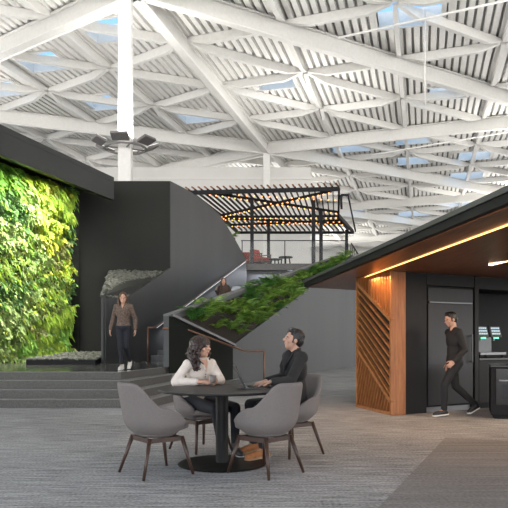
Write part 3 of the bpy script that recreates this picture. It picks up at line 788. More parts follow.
for s in (a_+.04, b_-.04):
    MB().tube([KP(s, .9, -.5), KP(s, .95, -.5)], .02, 8).build('foot', 'black_fascia', cm)
    MB().tube([KP(s, .9, -.12), KP(s, .95, -.12)], .02, 8).build('foot', 'black_fascia', cm)
MB().hexa(kbox(a_+.12, a_+.2, 1.42, 1.5, -.5, -.42)).build('bean_hopper', 'machine', cm)

# island with oven
isl = thing('kitchen_island', 'black kitchen island with a built-in oven at the right edge', 'island', (4.4, 10.1, 0))
I0 = V((3.665, 10.04)); ie = V((.95, -.30)).normalized(); inn = V((ie.y, -ie.x))
def IP(s, z, o=0): return V((I0.x+ie.x*s+inn.x*o, I0.y+ie.y*s+inn.y*o, z))
def ibox(s0, s1, z0, z1, o0, o1): return [IP(s0,z0,o1),IP(s1,z0,o1),IP(s1,z0,o0),IP(s0,z0,o0),IP(s0,z1,o1),IP(s1,z1,o1),IP(s1,z1,o0),IP(s0,z1,o0)]
MB().hexa(ibox(0, 2.4, .06, .80, -.8, -.02)).build('cabinet_body', 'black_fascia', isl, bevel=.004)
MB().hexa(ibox(-.01, 2.42, .80, .83, -.82, .0)).build('counter_top', 'black_gloss', isl, bevel=.004)
MB().hexa(ibox(.04, 2.36, 0, .06, -.75, -.08)).build('plinth', 'black_fascia', isl)
ov = MB().hexa(ibox(.07, .67, .22, .78, -.03, .0)).build('oven', 'black_gloss', isl, bevel=.004)
MB().beam(IP(.11, .60, .04), IP(.63, .60, .04), .02, .02).beam(IP(.13, .60, 0), IP(.13, .60, .04), .012, .012).beam(IP(.61, .60, 0), IP(.61, .60, .04), .012, .012).build('oven_handle', 'chrome', ov)
MB().hexa(ibox(.16, .58, .32, .54, .0, .004)).build('oven_window', 'screen_glass', ov)
MB().hexa(ibox(.25, .50, .69, .73, .0, .003)).build('oven_display', 'chrome', ov)

# =============================================================== table and chairs
tb = thing('round_table', 'round black pedestal table with a flat disc base', 'table', (-.315, 6.4, 0))
MB().lathe((-.315, 6.4, .715), [(.60, 0), (.628, .010), (.63, .018), (.628, .025)], 64).build('table_top', 'table_top', tb)
MB().lathe((-.315, 6.4, .02), [(.062, 0), (.062, .695)], 28).build('pedestal', 'table_metal', tb, smooth=False)
MB().lathe((-.315, 6.4, 0), [(.43, 0), (.435, .006), (.42, .016), (.1, .022)], 56).build('base_disc', 'table_metal', tb)

def make_chair(label):
    R = thing('armchair', label, 'chair', (0,0,0), 'armchairs around the table')
    # shell: angle a measured from the back (-x), facing +x
    NA, NZ = 41, 9
    def top(a):
        d = abs(a)
        k = min(1, max(0, (d-.50)/.85)); k = k*k*(3-2*k)
        h = .845-.225*k
        if d > 1.45: h -= .13*min(1, (d-1.45)/.75)**1.3
        return h
    amax = 2.22
    def prof(a, u, inner):
        zt = top(a); z0 = .335
        z = z0+(zt-z0)*u
        s = min(1, (z-z0)/.16); r = .135+.145*math.sin(s*PI/2)+.03*max(0, (z-.5)/.35)
        if inner: r -= .045+.0*u
        ca, sa = math.cos(a), math.sin(a)
        x = -ca*r*(1.0+.06*(z > .0)); y = sa*r*1.03
        if ca < 0: x = -ca*r*1.18        # arms reach forward
        # lean of the back
        x -= max(0, ca)*.10*max(0, (z-.5))
        return V((x+.0, y, z))
    m = MB(); O = []; I = []
    for i in range(NA):
        a = -amax+2*amax*i/(NA-1)
        O.append([m.bm.verts.new(prof(a, j/(NZ-1), 0)) for j in range(NZ)])
        I.append([m.bm.verts.new(prof(a, j/(NZ-1), 1)+V((0,0,.012 if j == 0 else 0))) for j in range(NZ)])
    for i in range(NA-1):
        for j in range(NZ-1):
            m.bm.faces.new((O[i][j], O[i+1][j], O[i+1][j+1], O[i][j+1])); m.bm.faces.new((I[i][j+1], I[i+1][j+1], I[i+1][j], I[i][j]))
        m.bm.faces.new((O[i][-1], O[i+1][-1], I[i+1][-1], I[i][-1])); m.bm.faces.new((O[i+1][0], O[i][0], I[i][0], I[i+1][0]))
    for q in (0, NA-1):
        for j in range(NZ-1): 
            f = (O[q][j], O[q][j+1], I[q][j+1], I[q][j]); m.bm.faces.new(f if q else f[::-1])
    def sub(o): s = o.modifiers.new('s', 'SUBSURF'); s.levels = 1; s.render_levels = 1
    m.build('shell', 'chair_fabric', R, smooth=True, mods=sub)
    # underside pan closing the shell
    MB().ell((.0, 0, .372), (.195, .19, .035), seg=32, ring=10).build('seat_pan', 'chair_fabric', R, smooth=True)
    m = MB(); m.lathe((0, 0, 0), [(.01, .40), (.20, .40), (.235, .415), (.24, .44), (.225, .462), (.12, .47), (.01, .472)], 40)
    for v in m.bm.verts:
        v.co.x = v.co.x*1.12+.045
    m.build('seat_cushion', 'chair_fabric', R, smooth=True)
    # walnut base
    tops = [(.17, .175), (.17, -.175), (-.15, .165), (-.15, -.165)]; feet = [(.25, .245), (.25, -.245), (-.25, .24), (-.25, -.24)]
    for (tx, ty), (fx, fy) in zip(tops, feet):
        MB().tube([(fx, fy, 0), (tx, ty, .345)], [.013, .021], 10).build('leg', 'walnut', R, smooth=True)
    m = MB()
    z = .325
    for a, b in ((0, 1), (2, 3), (0, 2), (1, 3)): m.beam((*tops[a], z), (*tops[b], z), .022, .04)
    m.build('apron', 'walnut', R)
    return R
ch = make_chair('empty taupe armchair on the near left side of the table, back to the camera')
spots_c = [((-.90, 5.96), 37, None), ((.11, 5.98), 137, 'empty taupe armchair on the near right side of the table, back to the camera'),
           ((.40, 6.98), 219, 'taupe armchair the man in the dark jacket sits in'), ((-.60, 7.25), 312, 'taupe armchair the woman in the white shirt sits in')]
for i, (p, rz, lab) in enumerate(spots_c):
    o = ch if i == 0 else None
    if o is None: o = copy_tree(ch); o['label'] = lab
    o.location = (p[0], p[1], 0.0); o.rotation_euler = (0, 0, math.radians(rz))

# laptop
lt = thing('laptop', 'open dark laptop on the round table under the man\'s hands', 'laptop', (.04, 6.42, .74))
lx = V((.96, .10, 0)).normalized(); ly = V((-lx.y, lx.x, 0)); L0 = V((-.075, 6.30, .741))
def LP(x, y, z=0): return L0+lx*x+ly*y+V((0,0,z))
m = MB().hexa([LP(0,0), LP(.23,0), LP(.23,.33), LP(0,.33), LP(0,0,.014), LP(.23,0,.010), LP(.23,.33,.010), LP(0,.33,.014)]); bs = m.build('keyboard_base', 'laptop', lt, bevel=.003)
m = MB()
for i in range(5):
    for j in range(13): m.hexa([LP(.03+i*.021, .02+j*.022, .0125), LP(.048+i*.021, .02+j*.022, .0123), LP(.048+i*.021, .039+j*.022, .0123), LP(.03+i*.021, .039+j*.022, .0125),
                                LP(.03+i*.021, .02+j*.022, .0155), LP(.048+i*.021, .02+j*.022, .0150), LP(.048+i*.021, .039+j*.022, .0150), LP(.03+i*.021, .039+j*.022, .0155)])
m.build('keys', 'black_gloss', bs)
ux = -.42; Ls = .235
su = (lx*ux+V((0,0,math.sqrt(1-ux*ux))))
sdn = su.cross(ly).normalized()
lid = MB().extr([LP(0,0,.016), LP(0,.33,.016), LP(0,.33,.016)+su*Ls, LP(0,0,.016)+su*Ls], sdn*.008 if sdn.x < 0 else -sdn*.008).build('lid', 'laptop', lt, bevel=.002)
fs = -sdn if sdn.x < 0 else sdn
MB().extr([LP(0,.012,.016)+su*.015+fs*.0005, LP(0,.318,.016)+su*.015+fs*.0005, LP(0,.318,.016)+su*(Ls-.012)+fs*.0005, LP(0,.012,.016)+su*(Ls-.012)+fs*.0005], fs*.001).build('screen', 'screen_glass', lid)

# =============================================================== people
def frame_from(fwd, up=V((0,0,1))):
    f = V(fwd).normalized(); l = V(up).cross(f).normalized(); u = f.cross(l)
    return Matrix((f, l, u)).transposed()     # columns: forward, left, up
def hand(m, wr, dirv, palm_n, side, curl=.6, s=1.0, spread=.12):
    """wrist point, finger direction, palm normal (facing out of palm), side +1 when the thumb is on the +cross side"""
    d = V(dirv).normalized(); n = V(palm_n); n = (n-d*n.dot(d)).normalized(); t = n.cross(d)*side
    R = Matrix((d, t, n)).transposed()
    m.ell(V(wr)+d*.045*s, (.052*s, .041*s, .016*s), R, 14, 8)
    m.cap(V(wr)-d*.02*s, V(wr)+d*.02*s, .026*s, .026*s, 10)
    for k, (off, ln) in enumerate(((.030, .070), (.010, .079), (-.010, .073), (-.029, .058))):
        p = V(wr)+(d*(.080-.004*abs(k-1))+t*off)*s; ang = 0; dd_ = (d+t*spread*(1.2-k*.8)).normalized()
        for q, fr_ in enumerate((.45, .32, .23)):
            ang += curl*(.55, .75, .6)[q]
            v = dd_*math.cos(ang)+n*math.sin(ang); p2 = p+v*ln*fr_*s
            m.cap(p, p2, (.0088-.0008*q)*s, (.0082-.0008*q)*s, 8); p = p2
    p = V(wr)+(d*.025+t*.034)*s; ang = 0
    for q, ln in enumerate((.034, .028, .022)):
        v = (d*(.75+.1*q)+t*(.65-.3*q*curl)+n*(.25+.25*q*curl)).normalized(); p2 = p+v*ln*s; m.cap(p, p2, (.011-.001*q)*s, (.010-.001*q)*s, 8); p = p2
def head(m, c, R, s=1.0, female=False):
    """c: centre of the head; columns of R: forward, left, up"""
    w = lambda f, l, u: V(c)+R@(V((f, l, u))*s)
    m.ell(w(-.008, 0, .028), (.094*s, .074*s, .088*s), R, 24, 16)
    m.ell(w(.020, 0, -.030), (.068*s, .060*s, .078*s), R, 20, 14)
    m.ell(w(.046, 0, -.078), (.032*s, .032*s, .026*s), R, 14, 10)            # chin
    m.ell(w(.078, 0, .026), (.016*s, .050*s, .012*s), R, 14, 8)              # brow
    m.cap(w(.084, 0, .014), w(.106, 0, -.016), .0085*s, .0125*s, 10)           # nose
    for sg in (-1, 1):
        m.ell(w(.097, sg*.010, -.018), (.009*s, .008*s, .007*s), R, 8, 6)
        m.ell(w(.058, sg*.042, -.018), (.028*s, .022*s, .024*s), R, 12, 8)   # cheeks
        m.ell(w(-.004, sg*.078, -.002), (.020*s, .009*s, .030*s), R, 12, 8)  # ears
    m.ell(w(.083, 0, -.046), (.012*s, .024*s, .012*s), R, 10, 8)             # mouth mound
    return w
def remesh(vox, sm=3, fac=.5):
    def f(o):
        r = o.modifiers.new('r', 'REMESH'); r.mode = 'VOXEL'; r.voxel_size = vox
        if sm: s = o.modifiers.new('s', 'SMOOTH'); s.factor = fac; s.iterations = sm
    return f
def face_parts(R0, w, R, s, skin, lips='lips_plain', smile=False, hair='hair_black', brows=True):
    for sg in (-1, 1):
        ey = MB().ell(w(.0795, sg*.032, .004), (.010*s, .014*s, .0062*s), R, 12, 8).build('eye', 'eye_white', R0, smooth=True)
        MB().ell(w(.0875, sg*.032, .004), (.005*s, .0066*s, .0056*s), R, 10, 8).build('iris', 'eye_dark', ey, smooth=True)
        if brows: MB().cap(w(.088, sg*.016, .026), w(.078, sg*.052, .024), .0050*s, .0035*s, 6).build('eyebrow', hair, R0, smooth=True)
    mo = MB().ell(w(.0855, 0, -.046), (.007*s, .022*s, (.011 if smile else .007)*s), R, 14, 8).build('mouth', lips, R0, smooth=True)
    if smile: MB().ell(w(.088, 0, -.045), (.0055*s, .017*s, .005*s), R, 12, 8).build('teeth', 'teeth', mo, smooth=True)
def limb(m, pts, rs, n=14):
    for a, b, r0, r1 in zip(pts, pts[1:], rs, rs[1:]): m.cap(a, b, r0, r1, n)
def mirrorless(): pass

def person(label, P, skin, top, trousers, shoe, hair_fn, loc, cat='person', vox=.009, s=1.0, extras=None, female=False, lips='lips_plain', smile=False, hairm='hair_black', jacket=False, sleeve=1.0, collar=None):
    """P: joints - pelvis, chest, neck, head, headR, and for side L/R: sh, el, wr, hd(dir), pn(palm normal), hip, kn, an, toe, curl"""
    R0 = thing('person', label, cat, loc)
    body = MB()
    hc, HR = V(P['head']), P['headR']
    w = head(body, hc, HR, s, female)
    pe, chst, ne = V(P['pelvis']), V(P['chest']), V(P['neck'])
    TR = P['torsoR']      # forward, left, up of the torso
    neck_top = hc+HR@(V((-.022, 0, -.055))*s)
    body.cap(ne-TR@V((0.0,0,.03)), neck_top, (.056 if not female else .046)*s, (.052 if not female else .044)*s, 16)
    sw = (.0 if female else .012)
    def torso(m, g):
        m.ell(chst+TR@V((0,0,.02)), (.105+g, .150+sw+g, .17+g), TR, 24, 16)
        m.ell((pe*.55+chst*.45), (.098+g, .128+sw+g, .20+g), TR, 24, 16)
        m.ell(pe+TR@V((0,0,.02)), (.112+g, .150+g, .125+g), TR, 24, 14)
        for sd_ in 'LR':
            sh = V(P[sd_+'sh']); m.cap(chst+TR@V((0,0,.10)), sh, .085+g*.6, .049+g, 14)
            m.cap(ne+TR@V((-.01,0,-.01)), sh, .050+g*.6, .043+g*.6, 12)
    torso(body, -.012)
    for sd_ in 'LR':
        sh, el, wr = V(P[sd_+'sh']), V(P[sd_+'el']), V(P[sd_+'wr'])
        limb(body, [sh, el, wr], [.042, .036, .026])
        hip, kn, an, toe = [V(P[sd_+k]) for k in ('hip', 'kn', 'an', 'toe')]
        limb(body, [hip, kn, an], [.078, .052, .036]); body.cap(an, toe, .034, .026, 12)
        hand(body, wr, P[sd_+'hd'], P[sd_+'pn'], P[sd_+'side'], P.get(sd_+'curl', .5), s if not female else .92*s)
    body.build('body', skin, R0, smooth=True, mods=remesh(min(vox, .0065), 3))
    face_parts(R0, w, HR, s, skin, lips, smile, hairm)
    # upper garment
    m = MB(); torso(m, .010 if not jacket else .020)
    for sd_ in 'LR':
        sh, el, wr = V(P[sd_+'sh']), V(P[sd_+'el']), V(P[sd_+'wr'])
        we = el.lerp(wr, .93) if sleeve >= 1 else el
        gg = .010 if jacket else .004
        if sleeve >= 1: limb(m, [sh, el, we], [.049+gg, .047+gg, .036+gg])
        else: limb(m, [sh, sh.lerp(el, sleeve)], [.060+gg, .056+gg])
        # soft folds at the elbow and shoulder
        m.cap(el+V((0,0,-.004)), el.lerp(sh, .25), .048+gg, .048+gg, 12)
    m.build('jacket' if jacket else 'shirt', top, R0, smooth=True, mods=remesh(vox, 3))
    m = MB(); m.ell(pe, (.125, .165, .12), TR, 24, 14)
    for sd_ in 'LR':
        hip, kn, an = [V(P[sd_+k]) for k in ('hip', 'kn', 'an')]
        limb(m, [hip, kn, kn.lerp(an, .93)], [.095 if not female else .090, .064 if not female else .058, .050 if not female else .042], 18)
    m.build('trousers', trousers, R0, smooth=True, mods=remesh(vox, 3))
    for sd_ in 'LR':
        an, toe = V(P[sd_+'an']), V(P[sd_+'toe']); d = (toe-an); fl = V((d.x, d.y, 0)).normalized()
        m = MB(); m.cap(an+V((0,0,-.02)), toe, .043, .036, 14); m.cap(an-fl*.035+V((0,0,-.035)), toe+V((0,0,-.0)), .036, .034, 12); m.cap(an+V((0,0,.02)), an, .042, .045, 12)
        sh_ = m.build('shoe', shoe[0], R0, smooth=True, mods=remesh(.008, 2))
        m = MB(); bz = V((0,0,-.034)); heel = an-fl*.045+V((0,0,-.035))
        side_ = V((-fl.y, fl.x, 0)); a = heel; b = toe
        rs = .037
        pts_ = []
        for k in range(9): t_ = PI/2+PI*k/8; pts_.append(a+fl*math.cos(t_)*rs*.9+side_*math.sin(t_)*rs*.9)
        for k in range(9): t_ = -PI/2+PI*k/8; pts_.append(b+fl*math.cos(t_)*rs*1.1+side_*math.sin(t_)*rs*1.05)
        pts_ = [p+bz for p in pts_]
        m.extr(pts_, (0, 0, .020)); m.build('sole', shoe[1], sh_)
    hair_fn(R0, w, HR, s, P)
    if extras: extras(R0, w, HR, s, P)
    return R0

# ---- hair styles
def hair_short(R0, w, R, s, P, m_='hair_black'):
    m = MB()
    m.ell(w(-.022, 0, .052), (.094*s, .081*s, .082*s), R, 24, 16)
    m.ell(w(-.050, 0, .010), (.066*s, .076*s, .075*s), R, 20, 12)
    for sg in (-1, 1):
        m.ell(w(-.012, sg*.070, .030), (.040*s, .014*s, .036*s), R, 12, 8)
        m.ell(w(.022, sg*.068, -.004), (.009*s, .008*s, .028*s), R, 10, 8)
    m.ell(w(.040, .012, .100), (.042*s, .052*s, .026*s), R, 14, 10); m.ell(w(.012, -.02, .116), (.055*s, .045*s, .022*s), R, 14, 10)
    rr_ = random.Random(2)
    for i in range(60):
        t_, f_ = rr_.uniform(-1, 1), rr_.uniform(-.1, .06)
        p = w(f_, t_*.06, .105-.03*abs(t_)-.3*abs(f_+.02)**1.2); m.cap(p, p+R@(V((rr_.uniform(-.01,.02), t_*.01, .018))*s), .009*s, .004*s, 6)
    m.build('hair', m_, R0, smooth=True, mods=remesh(.006, 1))
def strands(m, w, starts, rnd_, wav=.02, n=7, r=.012, s=1):
    for pts_ in starts:
        out = []
        ph = rnd_.uniform(0, 6)
        P_ = [w(*p) for p in pts_]
        for k in range(n):
            u = k/(n-1)*(len(P_)-1); i = min(int(u), len(P_)-2); p = P_[i].lerp(P_[i+1], u-i)
            a_ = wav*min(1, k/2)
            out.append(p+V((math.sin(ph+k*1.7)*a_, math.cos(ph*1.3+k*1.9)*a_, 0)))
        m.tube(out, [r*(1-.4*k/(n-1)) for k in range(n)], 7)
def hair_long(m_, curly=True, ln=.30, vol=1.0):
    def f(R0, w, R, s, P):
        rn = random.Random(4); m = MB()
        m.ell(w(-.022, 0, .046), (.094*s*vol, .088*s*vol, .090*s), R, 24, 16)
        m.ell(w(-.058, 0, -.02), (.058*s*vol, .080*s*vol, .095*s), R, 20, 14)
        st_ = []
        for i in range(54 if curly else 40):
            a = -1+2*i/(53 if curly else 39); ang = a*2.05    # around the back, from temple to temple
            bx, by = -math.cos(ang)*.085-.012, math.sin(ang)*.088
            k = rn.uniform(.8, 1.1)
            lo = -.10-ln*rn.uniform(.55, 1.0)*(.85+.15*math.cos(ang))
            st_.append(((bx*.6, by*.6, .11), (bx*1.02, by*1.04*vol, .03), (bx*1.15*vol-.01, by*1.25*vol*k, -.06), (bx*.9, by*1.35*vol*k, lo*.6), (bx*.6+.03*abs(a), by*1.15*k, lo)))
        strands(m, w, st_, rn, (.024 if curly else .004), 11, .013 if curly else .012, s)
        # parting and front waves
        for sg in (-1, 1):
            strands(m, w, [((.045, sg*.01, .115), (.066, sg*.045, .080), (.045, sg*.082, .02), (.030, sg*.090*vol, -.06), (.030, sg*.095*vol, -.10-ln*.6)) for _ in range(5)], rn, .010 if curly else .004, 9, .014, s)
        m.build('hair', m_, R0, smooth=True, mods=remesh(.007, 1))
    return f

def torsoR(fwd, up): 
    u = V(up).normalized(); f = V(fwd); f = (f-u*f.dot(u)).normalized(); l = u.cross(f)
    return Matrix((f, l, u)).transposed()

# ---- seated woman ----------------------------------------------------
pel = V((-.66, 7.30, .56)); ch_ = V((-.60, 7.16, .86)); fw = V((.62, -.78, 0)).normalized(); lf = V((.78, .62, 0)).normalized()
TRw = torsoR(fw, ch_-pel); neck = V((-.595, 7.12, 1.00))
rgt = -lf
P = dict(pelvis=pel, chest=ch_, neck=neck, head=V((-.572, 7.06, 1.135)), headR=frame_from(V((.90, -.42, .02)), V((.02, 0, 1))), torsoR=TRw,
    Lsh=neck+lf*.155+V((0,0,-.045)), Lel=V((-.365, 7.12, .78)), Lwr=V((-.395, 6.92, .79)), Lhd=V((-.55, -.9, .10)), Lpn=V((-.85, .45, -.1)), Lside=-1, Lcurl=.9,
    Rsh=neck+rgt*.155+V((0,0,-.045)), Rel=V((-.84, 6.95, .775)), Rwr=V((-.60, 6.87, .775)), Rhd=V((.93, -.25, .1)), Rpn=V((.1, .3, -1)), Rside=-1, Rcurl=.5,
    Lhip=pel+lf*.09+V((0,0,-.03)), Lkn=V((-.20, 6.92, .50)), Lan=V((-.20, 6.85, .10)), Ltoe=V((-.14, 6.70, .04)),
    Rhip=pel+rgt*.09+V((0,0,-.03)), Rkn=V((-.40, 6.78, .50)), Ran=V((-.345, 6.86, .10)), Rtoe=V((-.32, 6.70, .04)))
def open_neck(R0, neck, TR, garment, wtop, depth, collar_mat=None, lap=.035, skin='skin'):
    sh = [o for o in bpy.data.objects if o.parent == R0 and o.name.startswith(garment)][0]
    from mathutils.bvhtree import BVHTree
    me = sh.data; tree = BVHTree.FromPolygons([v.co for v in me.vertices], [p.vertices for p in me.polygons])
    fwd_ = TR@V((1, 0, 0))
    def pj(y, z, o):
        p = neck+TR@V((.20, y, z)); h = tree.ray_cast(p, -fwd_)
        return (h[0] if h[0] is not None else neck+TR@V((.05, y, z)))+fwd_*o
    def patch(fn, name, m_, n=8, k=4):
        m = MB(); g_ = [[m.bm.verts.new(fn(i/n, j/k)) for j in range(k+1)] for i in range(n+1)]
        h_ = [[m.bm.verts.new(fn(i/n, j/k)-fwd_*.004) for j in range(k+1)] for i in range(n+1)]
        for i in range(n):
            for j in range(k):
                m.bm.faces.new((g_[i][j], g_[i+1][j], g_[i+1][j+1], g_[i][j+1])); m.bm.faces.new((h_[i][j], h_[i][j+1], h_[i+1][j+1], h_[i+1][j]))
        for i in range(n):
            for j in (0, k): m.bm.faces.new((g_[i][j], g_[i+1][j], h_[i+1][j], h_[i][j]))
        m.build(name, m_, R0, smooth=True)
    patch(lambda t, u: pj((2*u-1)*wtop*(1-t)+.0, .045-depth*t, .004), 'neckline', skin)
    if collar_mat:
        for sg in (-1, 1):
            patch(lambda t, u: pj(sg*(wtop*(1-t)+lap*u*(1-.3*t)), .05-depth*t*.85, .012), 'collar', collar_mat)
    return pj
def w_extra(R0, w, R, s, P):
    pass
def w_extra2(R0, w, R, s, P):
    pj = open_neck(R0, neck, TRw, 'shirt', .042, .115, 'white_shirt')
    for k in range(2):
        p = pj(0, -.10-.03*k, .002); MB().ell(p, (.006, .007, .007), TRw, 10, 6).build('button', 'cup_grey', R0)
person('smiling seated woman in a white shirt with wavy dark hair, holding a cup', P, 'skin', 'white_shirt', 'denim', ('shoe_dark', 'sneaker_white'), hair_long('hair_brown', True, .17, 1.25), (-.6, 7.25, 0), female=True, lips='lips', smile=True, hairm='hair_brown', extras=w_extra2)
cup = MB().lathe((-.43, 6.80, .775), [(.026, 0), (.031, .005), (.036, .075), (.033, .075), (.028, .012)], 24).build('cup', 'cup_grey', smooth=True)
tag(cup, 'small grey cup held in the seated woman\'s hands', 'cup')

# ---- seated man -------------------------------------------------------
pel = V((.44, 6.98, .55)); ch_ = V((.435, 6.95, .90)); fw = V((-.93, -.36, 0)).normalized(); lf = V((.36, -.93, 0)).normalized(); rgt = -lf
TRm = torsoR(fw, V((-.05, -.02, 1))); neckm = V((.435, 6.94, 1.09))
P = dict(pelvis=pel, chest=ch_, neck=neckm, head=V((.420, 6.92, 1.215)), headR=frame_from(V((-.93, -.20, .22)), V((.2, 0, 1))), torsoR=TRm,
    Lsh=neckm+lf*.175+V((0,0,-.055)), Lel=V((.37, 6.62, .80)), Lwr=V((.185, 6.50, .80)), Lhd=V((-.98, .05, -.10)), Lpn=V((-.1, 0, -1)), Lside=-1, Lcurl=.45,
    Rsh=neckm+rgt*.175+V((0,0,-.055)), Rel=V((.32, 7.02, .82)), Rwr=V((.13, 6.66, .795)), Rhd=V((-.85, -.45, -.1)), Rpn=V((-.1, 0, -1)), Rside=1, Rcurl=.45,
    Lhip=pel+lf*.09+V((0,0,-.03)), Lkn=V((.06, 6.66, .53)), Lan=V((.10, 6.58, .11)), Ltoe=V((-.06, 6.50, .045)),
    Rhip=pel+rgt*.09+V((0,0,-.03)), Rkn=V((-.04, 6.95, .53)), Ran=V((.00, 6.92, .11)), Rtoe=V((-.15, 6.84, .045)))
def m_extra(R0, w, R, s, P):
    MB().ell(neckm+TRm@V((.075, 0, -.09)), (.07, .058, .12), TRm, 16, 10).build('shirt', 'black_shirt', R0, smooth=True)
    for sg in (-1, 1):
        pts_ = [neckm+TRm@V((-.03, sg*.062, .035)), neckm+TRm@V((.05, sg*.075, .0)), neckm+TRm@V((.150, sg*.035, -.22)), neckm+TRm@V((.145, sg*.075, -.14)), neckm+TRm@V((.07, sg*.105, -.02))]
        MB().extr(pts_, TRm@V((.008, 0, .004))).build('lapel', 'jacket', R0)
    MB().tube([neckm+TRm@V((-.058*math.cos(t_), .062*math.sin(t_), .03)) for t_ in [-1.6+.4*k for k in range(9)]], .014, 8).build('collar', 'jacket', R0, smooth=True)
    a = V(P['Lwr']); d = (a-V(P['Lel'])).normalized(); MB().cap(a-d*.012, a+d*.002, .031, .031, 14).build('wristwatch', 'chrome', R0, smooth=True)
person('man in a dark blazer with short black hair, seated in profile typing at the laptop', P, 'skin_tan', 'jacket', 'denim', ('tan_suede', 'sole'), hair_short, (.4, 6.95, 0), s=1.0, jacket=True, extras=m_extra)

# ---- walking woman on the landing -----------------------------------------
B_ = V((-2.72, 13.55, .6)); f_ = V((-.05, -1, 0)).normalized(); l_ = V((1, -.05, 0))
def S_(x, f, z): return B_+l_*x+f_*f+V((0,0,z))
TRv = torsoR(f_, V((0, -.02, 1)))
P = dict(pelvis=S_(0,0,.89), chest=S_(0,.01,1.18), neck=S_(0,.02,1.36), head=S_(.0,.045,1.49), headR=frame_from(V((.18, -1, -.12))), torsoR=TRv,
    Lsh=S_(.155,.01,1.315), Lel=S_(.235,-.06,1.05), Lwr=S_(.255,.02,.83), Lhd=V((.03,-.15,-1)), Lpn=V((-1,0,0)), Lside=1, Lcurl=.5,
    Rsh=S_(-.155,.01,1.315), Rel=S_(-.235,-.05,1.05), Rwr=S_(-.265,.05,.83), Rhd=V((-.05,-.2,-1)), Rpn=V((1,0,0)), Rside=-1, Rcurl=.5,
    Rhip=S_(-.08,0,.85), Rkn=S_(-.03,.14,.47), Ran=S_(.0,.12,.09), Rtoe=S_(-.01,.27,.04),
    Lhip=S_(.08,0,.85), Lkn=S_(.07,.06,.47), Lan=S_(.075,-.26,.16), Ltoe=S_(.08,-.13,.05))
def v_extra(R0, w, R, s, P):
    MB().lathe(S_(0, 0, .965), [(.115, 0), (.128, .0), (.128, .04), (.115, .04)], 24).build('belt', 'black_fascia', R0)
person('woman in a brown patterned blouse and dark jeans walking forward on the landing', P, 'skin', 'brown_blouse', 'denim', ('sneaker_white', 'sneaker_white'), hair_long('hair_auburn', False, .17, .92), (-2.72, 13.55, .6), extras=lambda R0, w, R, s, P: open_neck(R0, P['neck'], P['torsoR'], 'shirt', .045, .13), female=True, lips='lips_plain', hairm='hair_auburn', vox=.011)

# ---- woman on the stairs ----------------------------------------------------
stp = 5; a_s = S3+U3*(.42*(stp+8.6-5+.0))
Yp = 21.8; Xp = (224-254)*Yp/F
tt = (V((Xp, Yp))-S0).dot(U); zst = .6+.155*(int(tt/.42)+1)
B_ = V((Xp, Yp, zst)); f_ = V((-.45, -.9, 0)).normalized(); l_ = V((.9, -.45, 0)).normalized()
TRs = torsoR(f_, V((0, 0, 1)))
P = dict(pelvis=S_(0,0,.89), chest=S_(0,.01,1.18), neck=S_(0,.02,1.36), head=S_(.0,.04,1.485), headR=frame_from(V((.25, -1, .25))), torsoR=TRs,
    Lsh=S_(.155,.01,1.315), Lel=S_(.245,-.08,1.08), Lwr=S_(.14,.12,1.0), Lhd=V((-.8,-.3,-.3)), Lpn=V((-.3,.5,0)), Lside=1, Lcurl=.5,
    Rsh=S_(-.155,.01,1.315), Rel=S_(-.27,-.05,1.09), Rwr=S_(-.25,.12,1.2), Rhd=V((.05,-.4,.8)), Rpn=V((1,0,0)), Rside=-1, Rcurl=.5,
    Rhip=S_(-.08,0,.85), Rkn=S_(-.08,.05,.47), Ran=S_(-.08,.0,.09), Rtoe=S_(-.08,.15,.04),
    Lhip=S_(.08,0,.85), Lkn=S_(.08,.03,.47), Lan=S_(.08,-.02,.09), Ltoe=S_(.09,.13,.04))
person('woman in an olive brown top coming down the stairs behind the ferns', P, 'skin', 'olive_top', 'denim_black', ('shoe_dark', 'shoe_dark'), hair_long('hair_auburn', False, .15, .92), (Xp, Yp, zst), female=True, hairm='hair_auburn', vox=.012)

# ---- walking man by the refrigerator -------------------------------------------
B_ = V((3.20, 10.42, 0)); f_ = V((-1, -.22, 0)).normalized(); l_ = V((.22, -1, 0)).normalized()
TRk = torsoR(f_, V((-.02, 0, 1)))
P = dict(pelvis=S_(0,-.02,.90), chest=S_(0,-.01,1.20), neck=S_(0,.0,1.40), head=S_(.0,.05,1.54), headR=frame_from(V((-.92, -.25, -.22)), V((-.2, 0, 1))), torsoR=TRk,
    Lsh=S_(.17,.0,1.345), Lel=S_(.23,-.07,1.07), Lwr=S_(.22,.12,.88), Lhd=V((-.75,0,-.65)), Lpn=V((.1,.7,-.3)), Lside=1, Lcurl=.8,
    Rsh=S_(-.17,.0,1.345), Rel=S_(-.22,-.10,1.08), Rwr=S_(-.2,-.02,.84), Rhd=V((-.2,0,-1)), Rpn=V((.1,-1,0)), Rside=-1, Rcurl=.5,
    Lhip=S_(.09,-.02,.87), Lkn=S_(.07,.20,.50), Lan=S_(.06,.20,.10), Ltoe=S_(.06,.36,.045),
    Rhip=S_(-.09,-.02,.87), Rkn=S_(-.08,-.08,.47), Ran=S_(-.07,-.43,.17), Rtoe=S_(-.07,-.32,.055))
person('man in black t-shirt and trousers walking left past the refrigerator', P, 'skin_tan', 'black_shirt', 'denim_black', ('shoe_dark', 'sneaker_white'), hair_short, (3.20, 10.42, 0), sleeve=1.0, vox=.010)

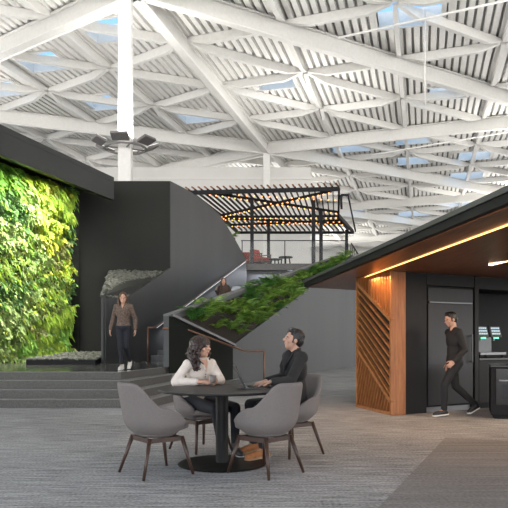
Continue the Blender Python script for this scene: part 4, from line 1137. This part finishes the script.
# =============================================================== light
wd = bpy.data.worlds.new('sky'); SC.world = wd; wd.use_nodes = True; nt = wd.node_tree
bg = nt.nodes['Background']; tc = nt.nodes.new('ShaderNodeTexCoord'); sp = nt.nodes.new('ShaderNodeSeparateXYZ'); rp = nt.nodes.new('ShaderNodeValToRGB')
nt.links.new(tc.outputs['Generated'], sp.inputs[0]); nt.links.new(sp.outputs['Z'], rp.inputs['Fac'])
e_ = rp.color_ramp.elements; e_[0].position = 0; e_[0].color = (.89, .87, .85, 1); e_[1].position = .30; e_[1].color = (.070, .145, .25, 1)
x_ = rp.color_ramp.elements.new(.20); x_.color = (.86, .86, .86, 1)
nt.links.new(rp.outputs[0], bg.inputs['Color']); bg.inputs['Strength'].default_value = WORLD
def area(name, loc, size, power, col, direction, sy=None, spread=180):
    l = bpy.data.lights.new(name, 'AREA'); l.energy = power; l.color = col; l.size = size; l.spread = math.radians(spread)
    if sy: l.shape = 'RECTANGLE'; l.size_y = sy
    o = bpy.data.objects.new(name, l); COL.objects.link(o); o.location = loc
    o.rotation_euler = V(direction).to_track_quat('-Z', 'Y').to_euler(); return o
# first lamp is the column ring's; the rest are added unseen roof fills
for i, (x, y, s_) in enumerate([(cx, cy, 1), (1, 12, 1.0), (14, 20, 1.1), (-16, 30, 1), (3, 33, .8), (17, 37, 1.2), (-14, 10, .8), (.8, 54, 1.6), (22, 56, 1.6), (-20, 48, 1), (36, 72, 1.6), (10, 78, 1.6)]):
    area('ring_and_fill_uplight', (x, y, 8.6), 2.2, UP*s_, (1, .97, .93), (0, 0, 1))
# grow lights over the living wall
p0 = V((-6.25, 15.0, 5.9)); p1 = V((-4.95, 19.2, 5.9))
gd = (p1-p0)
o = area('grow_light_lamp', (p0+p1)/2, .12, GROW, (1, .99, .88), (-.45, .16, -1), sy=4.2, spread=110)
zax = V((.42, -.18, 1)).normalized(); yax = (gd-zax*gd.dot(zax)).normalized(); xax = yax.cross(zax)
o.rotation_euler = Matrix((xax, yax, zax)).transposed().to_euler()
# warm pavilion lights
area('soffit_lamp', (2.08, 11.0, SZ-.08), .06, 22, (1, .55, .25), (0, 0, -1), sy=1.6)
o = area('soffit_lamp', (2.35, 8.2, SZ-.06), .05, 26, (1, .55, .25), (0, 0, -1), sy=3.5)
area('kitchen_lamp', (4.3, 9.6, SZ-.2), .5, 28, (1, .78, .55), (0, .1, -1))
# cool strip lights of the staircase
c_ = wp(4.5, 3.0, .2); o = area('stair_lamp', c_, .06, 110, (.85, .9, 1), (P3.x*.4, P3.y*.4, -1), sy=.06); o.data.shape = 'RECTANGLE'
yax = (wp(8.7, 4.57)-wp(.3, 1.6)).normalized(); zax = -(V((P3.x*.5, P3.y*.5, -1)).normalized()); zax = (zax-yax*zax.dot(yax)).normalized(); xax = yax.cross(zax)
o.data.size_y = 8.4; o.rotation_euler = Matrix((xax, yax, zax)).transposed().to_euler()
area('deck_lamp', (1.2, 30.0, 4.38), 2.6, 60, (.85, .9, 1), (0, -.3, -1), sy=.06)
# daylight facade behind the camera
SC.view_settings.view_transform = 'Standard'; SC.view_settings.look = 'None'; SC.view_settings.gamma = 1; SC.view_settings.use_curve_mapping = False
SC.view_settings.exposure = EXPO
SC.cycles.use_denoising = True
SC.cycles.max_bounces = 8; SC.cycles.diffuse_bounces = 4
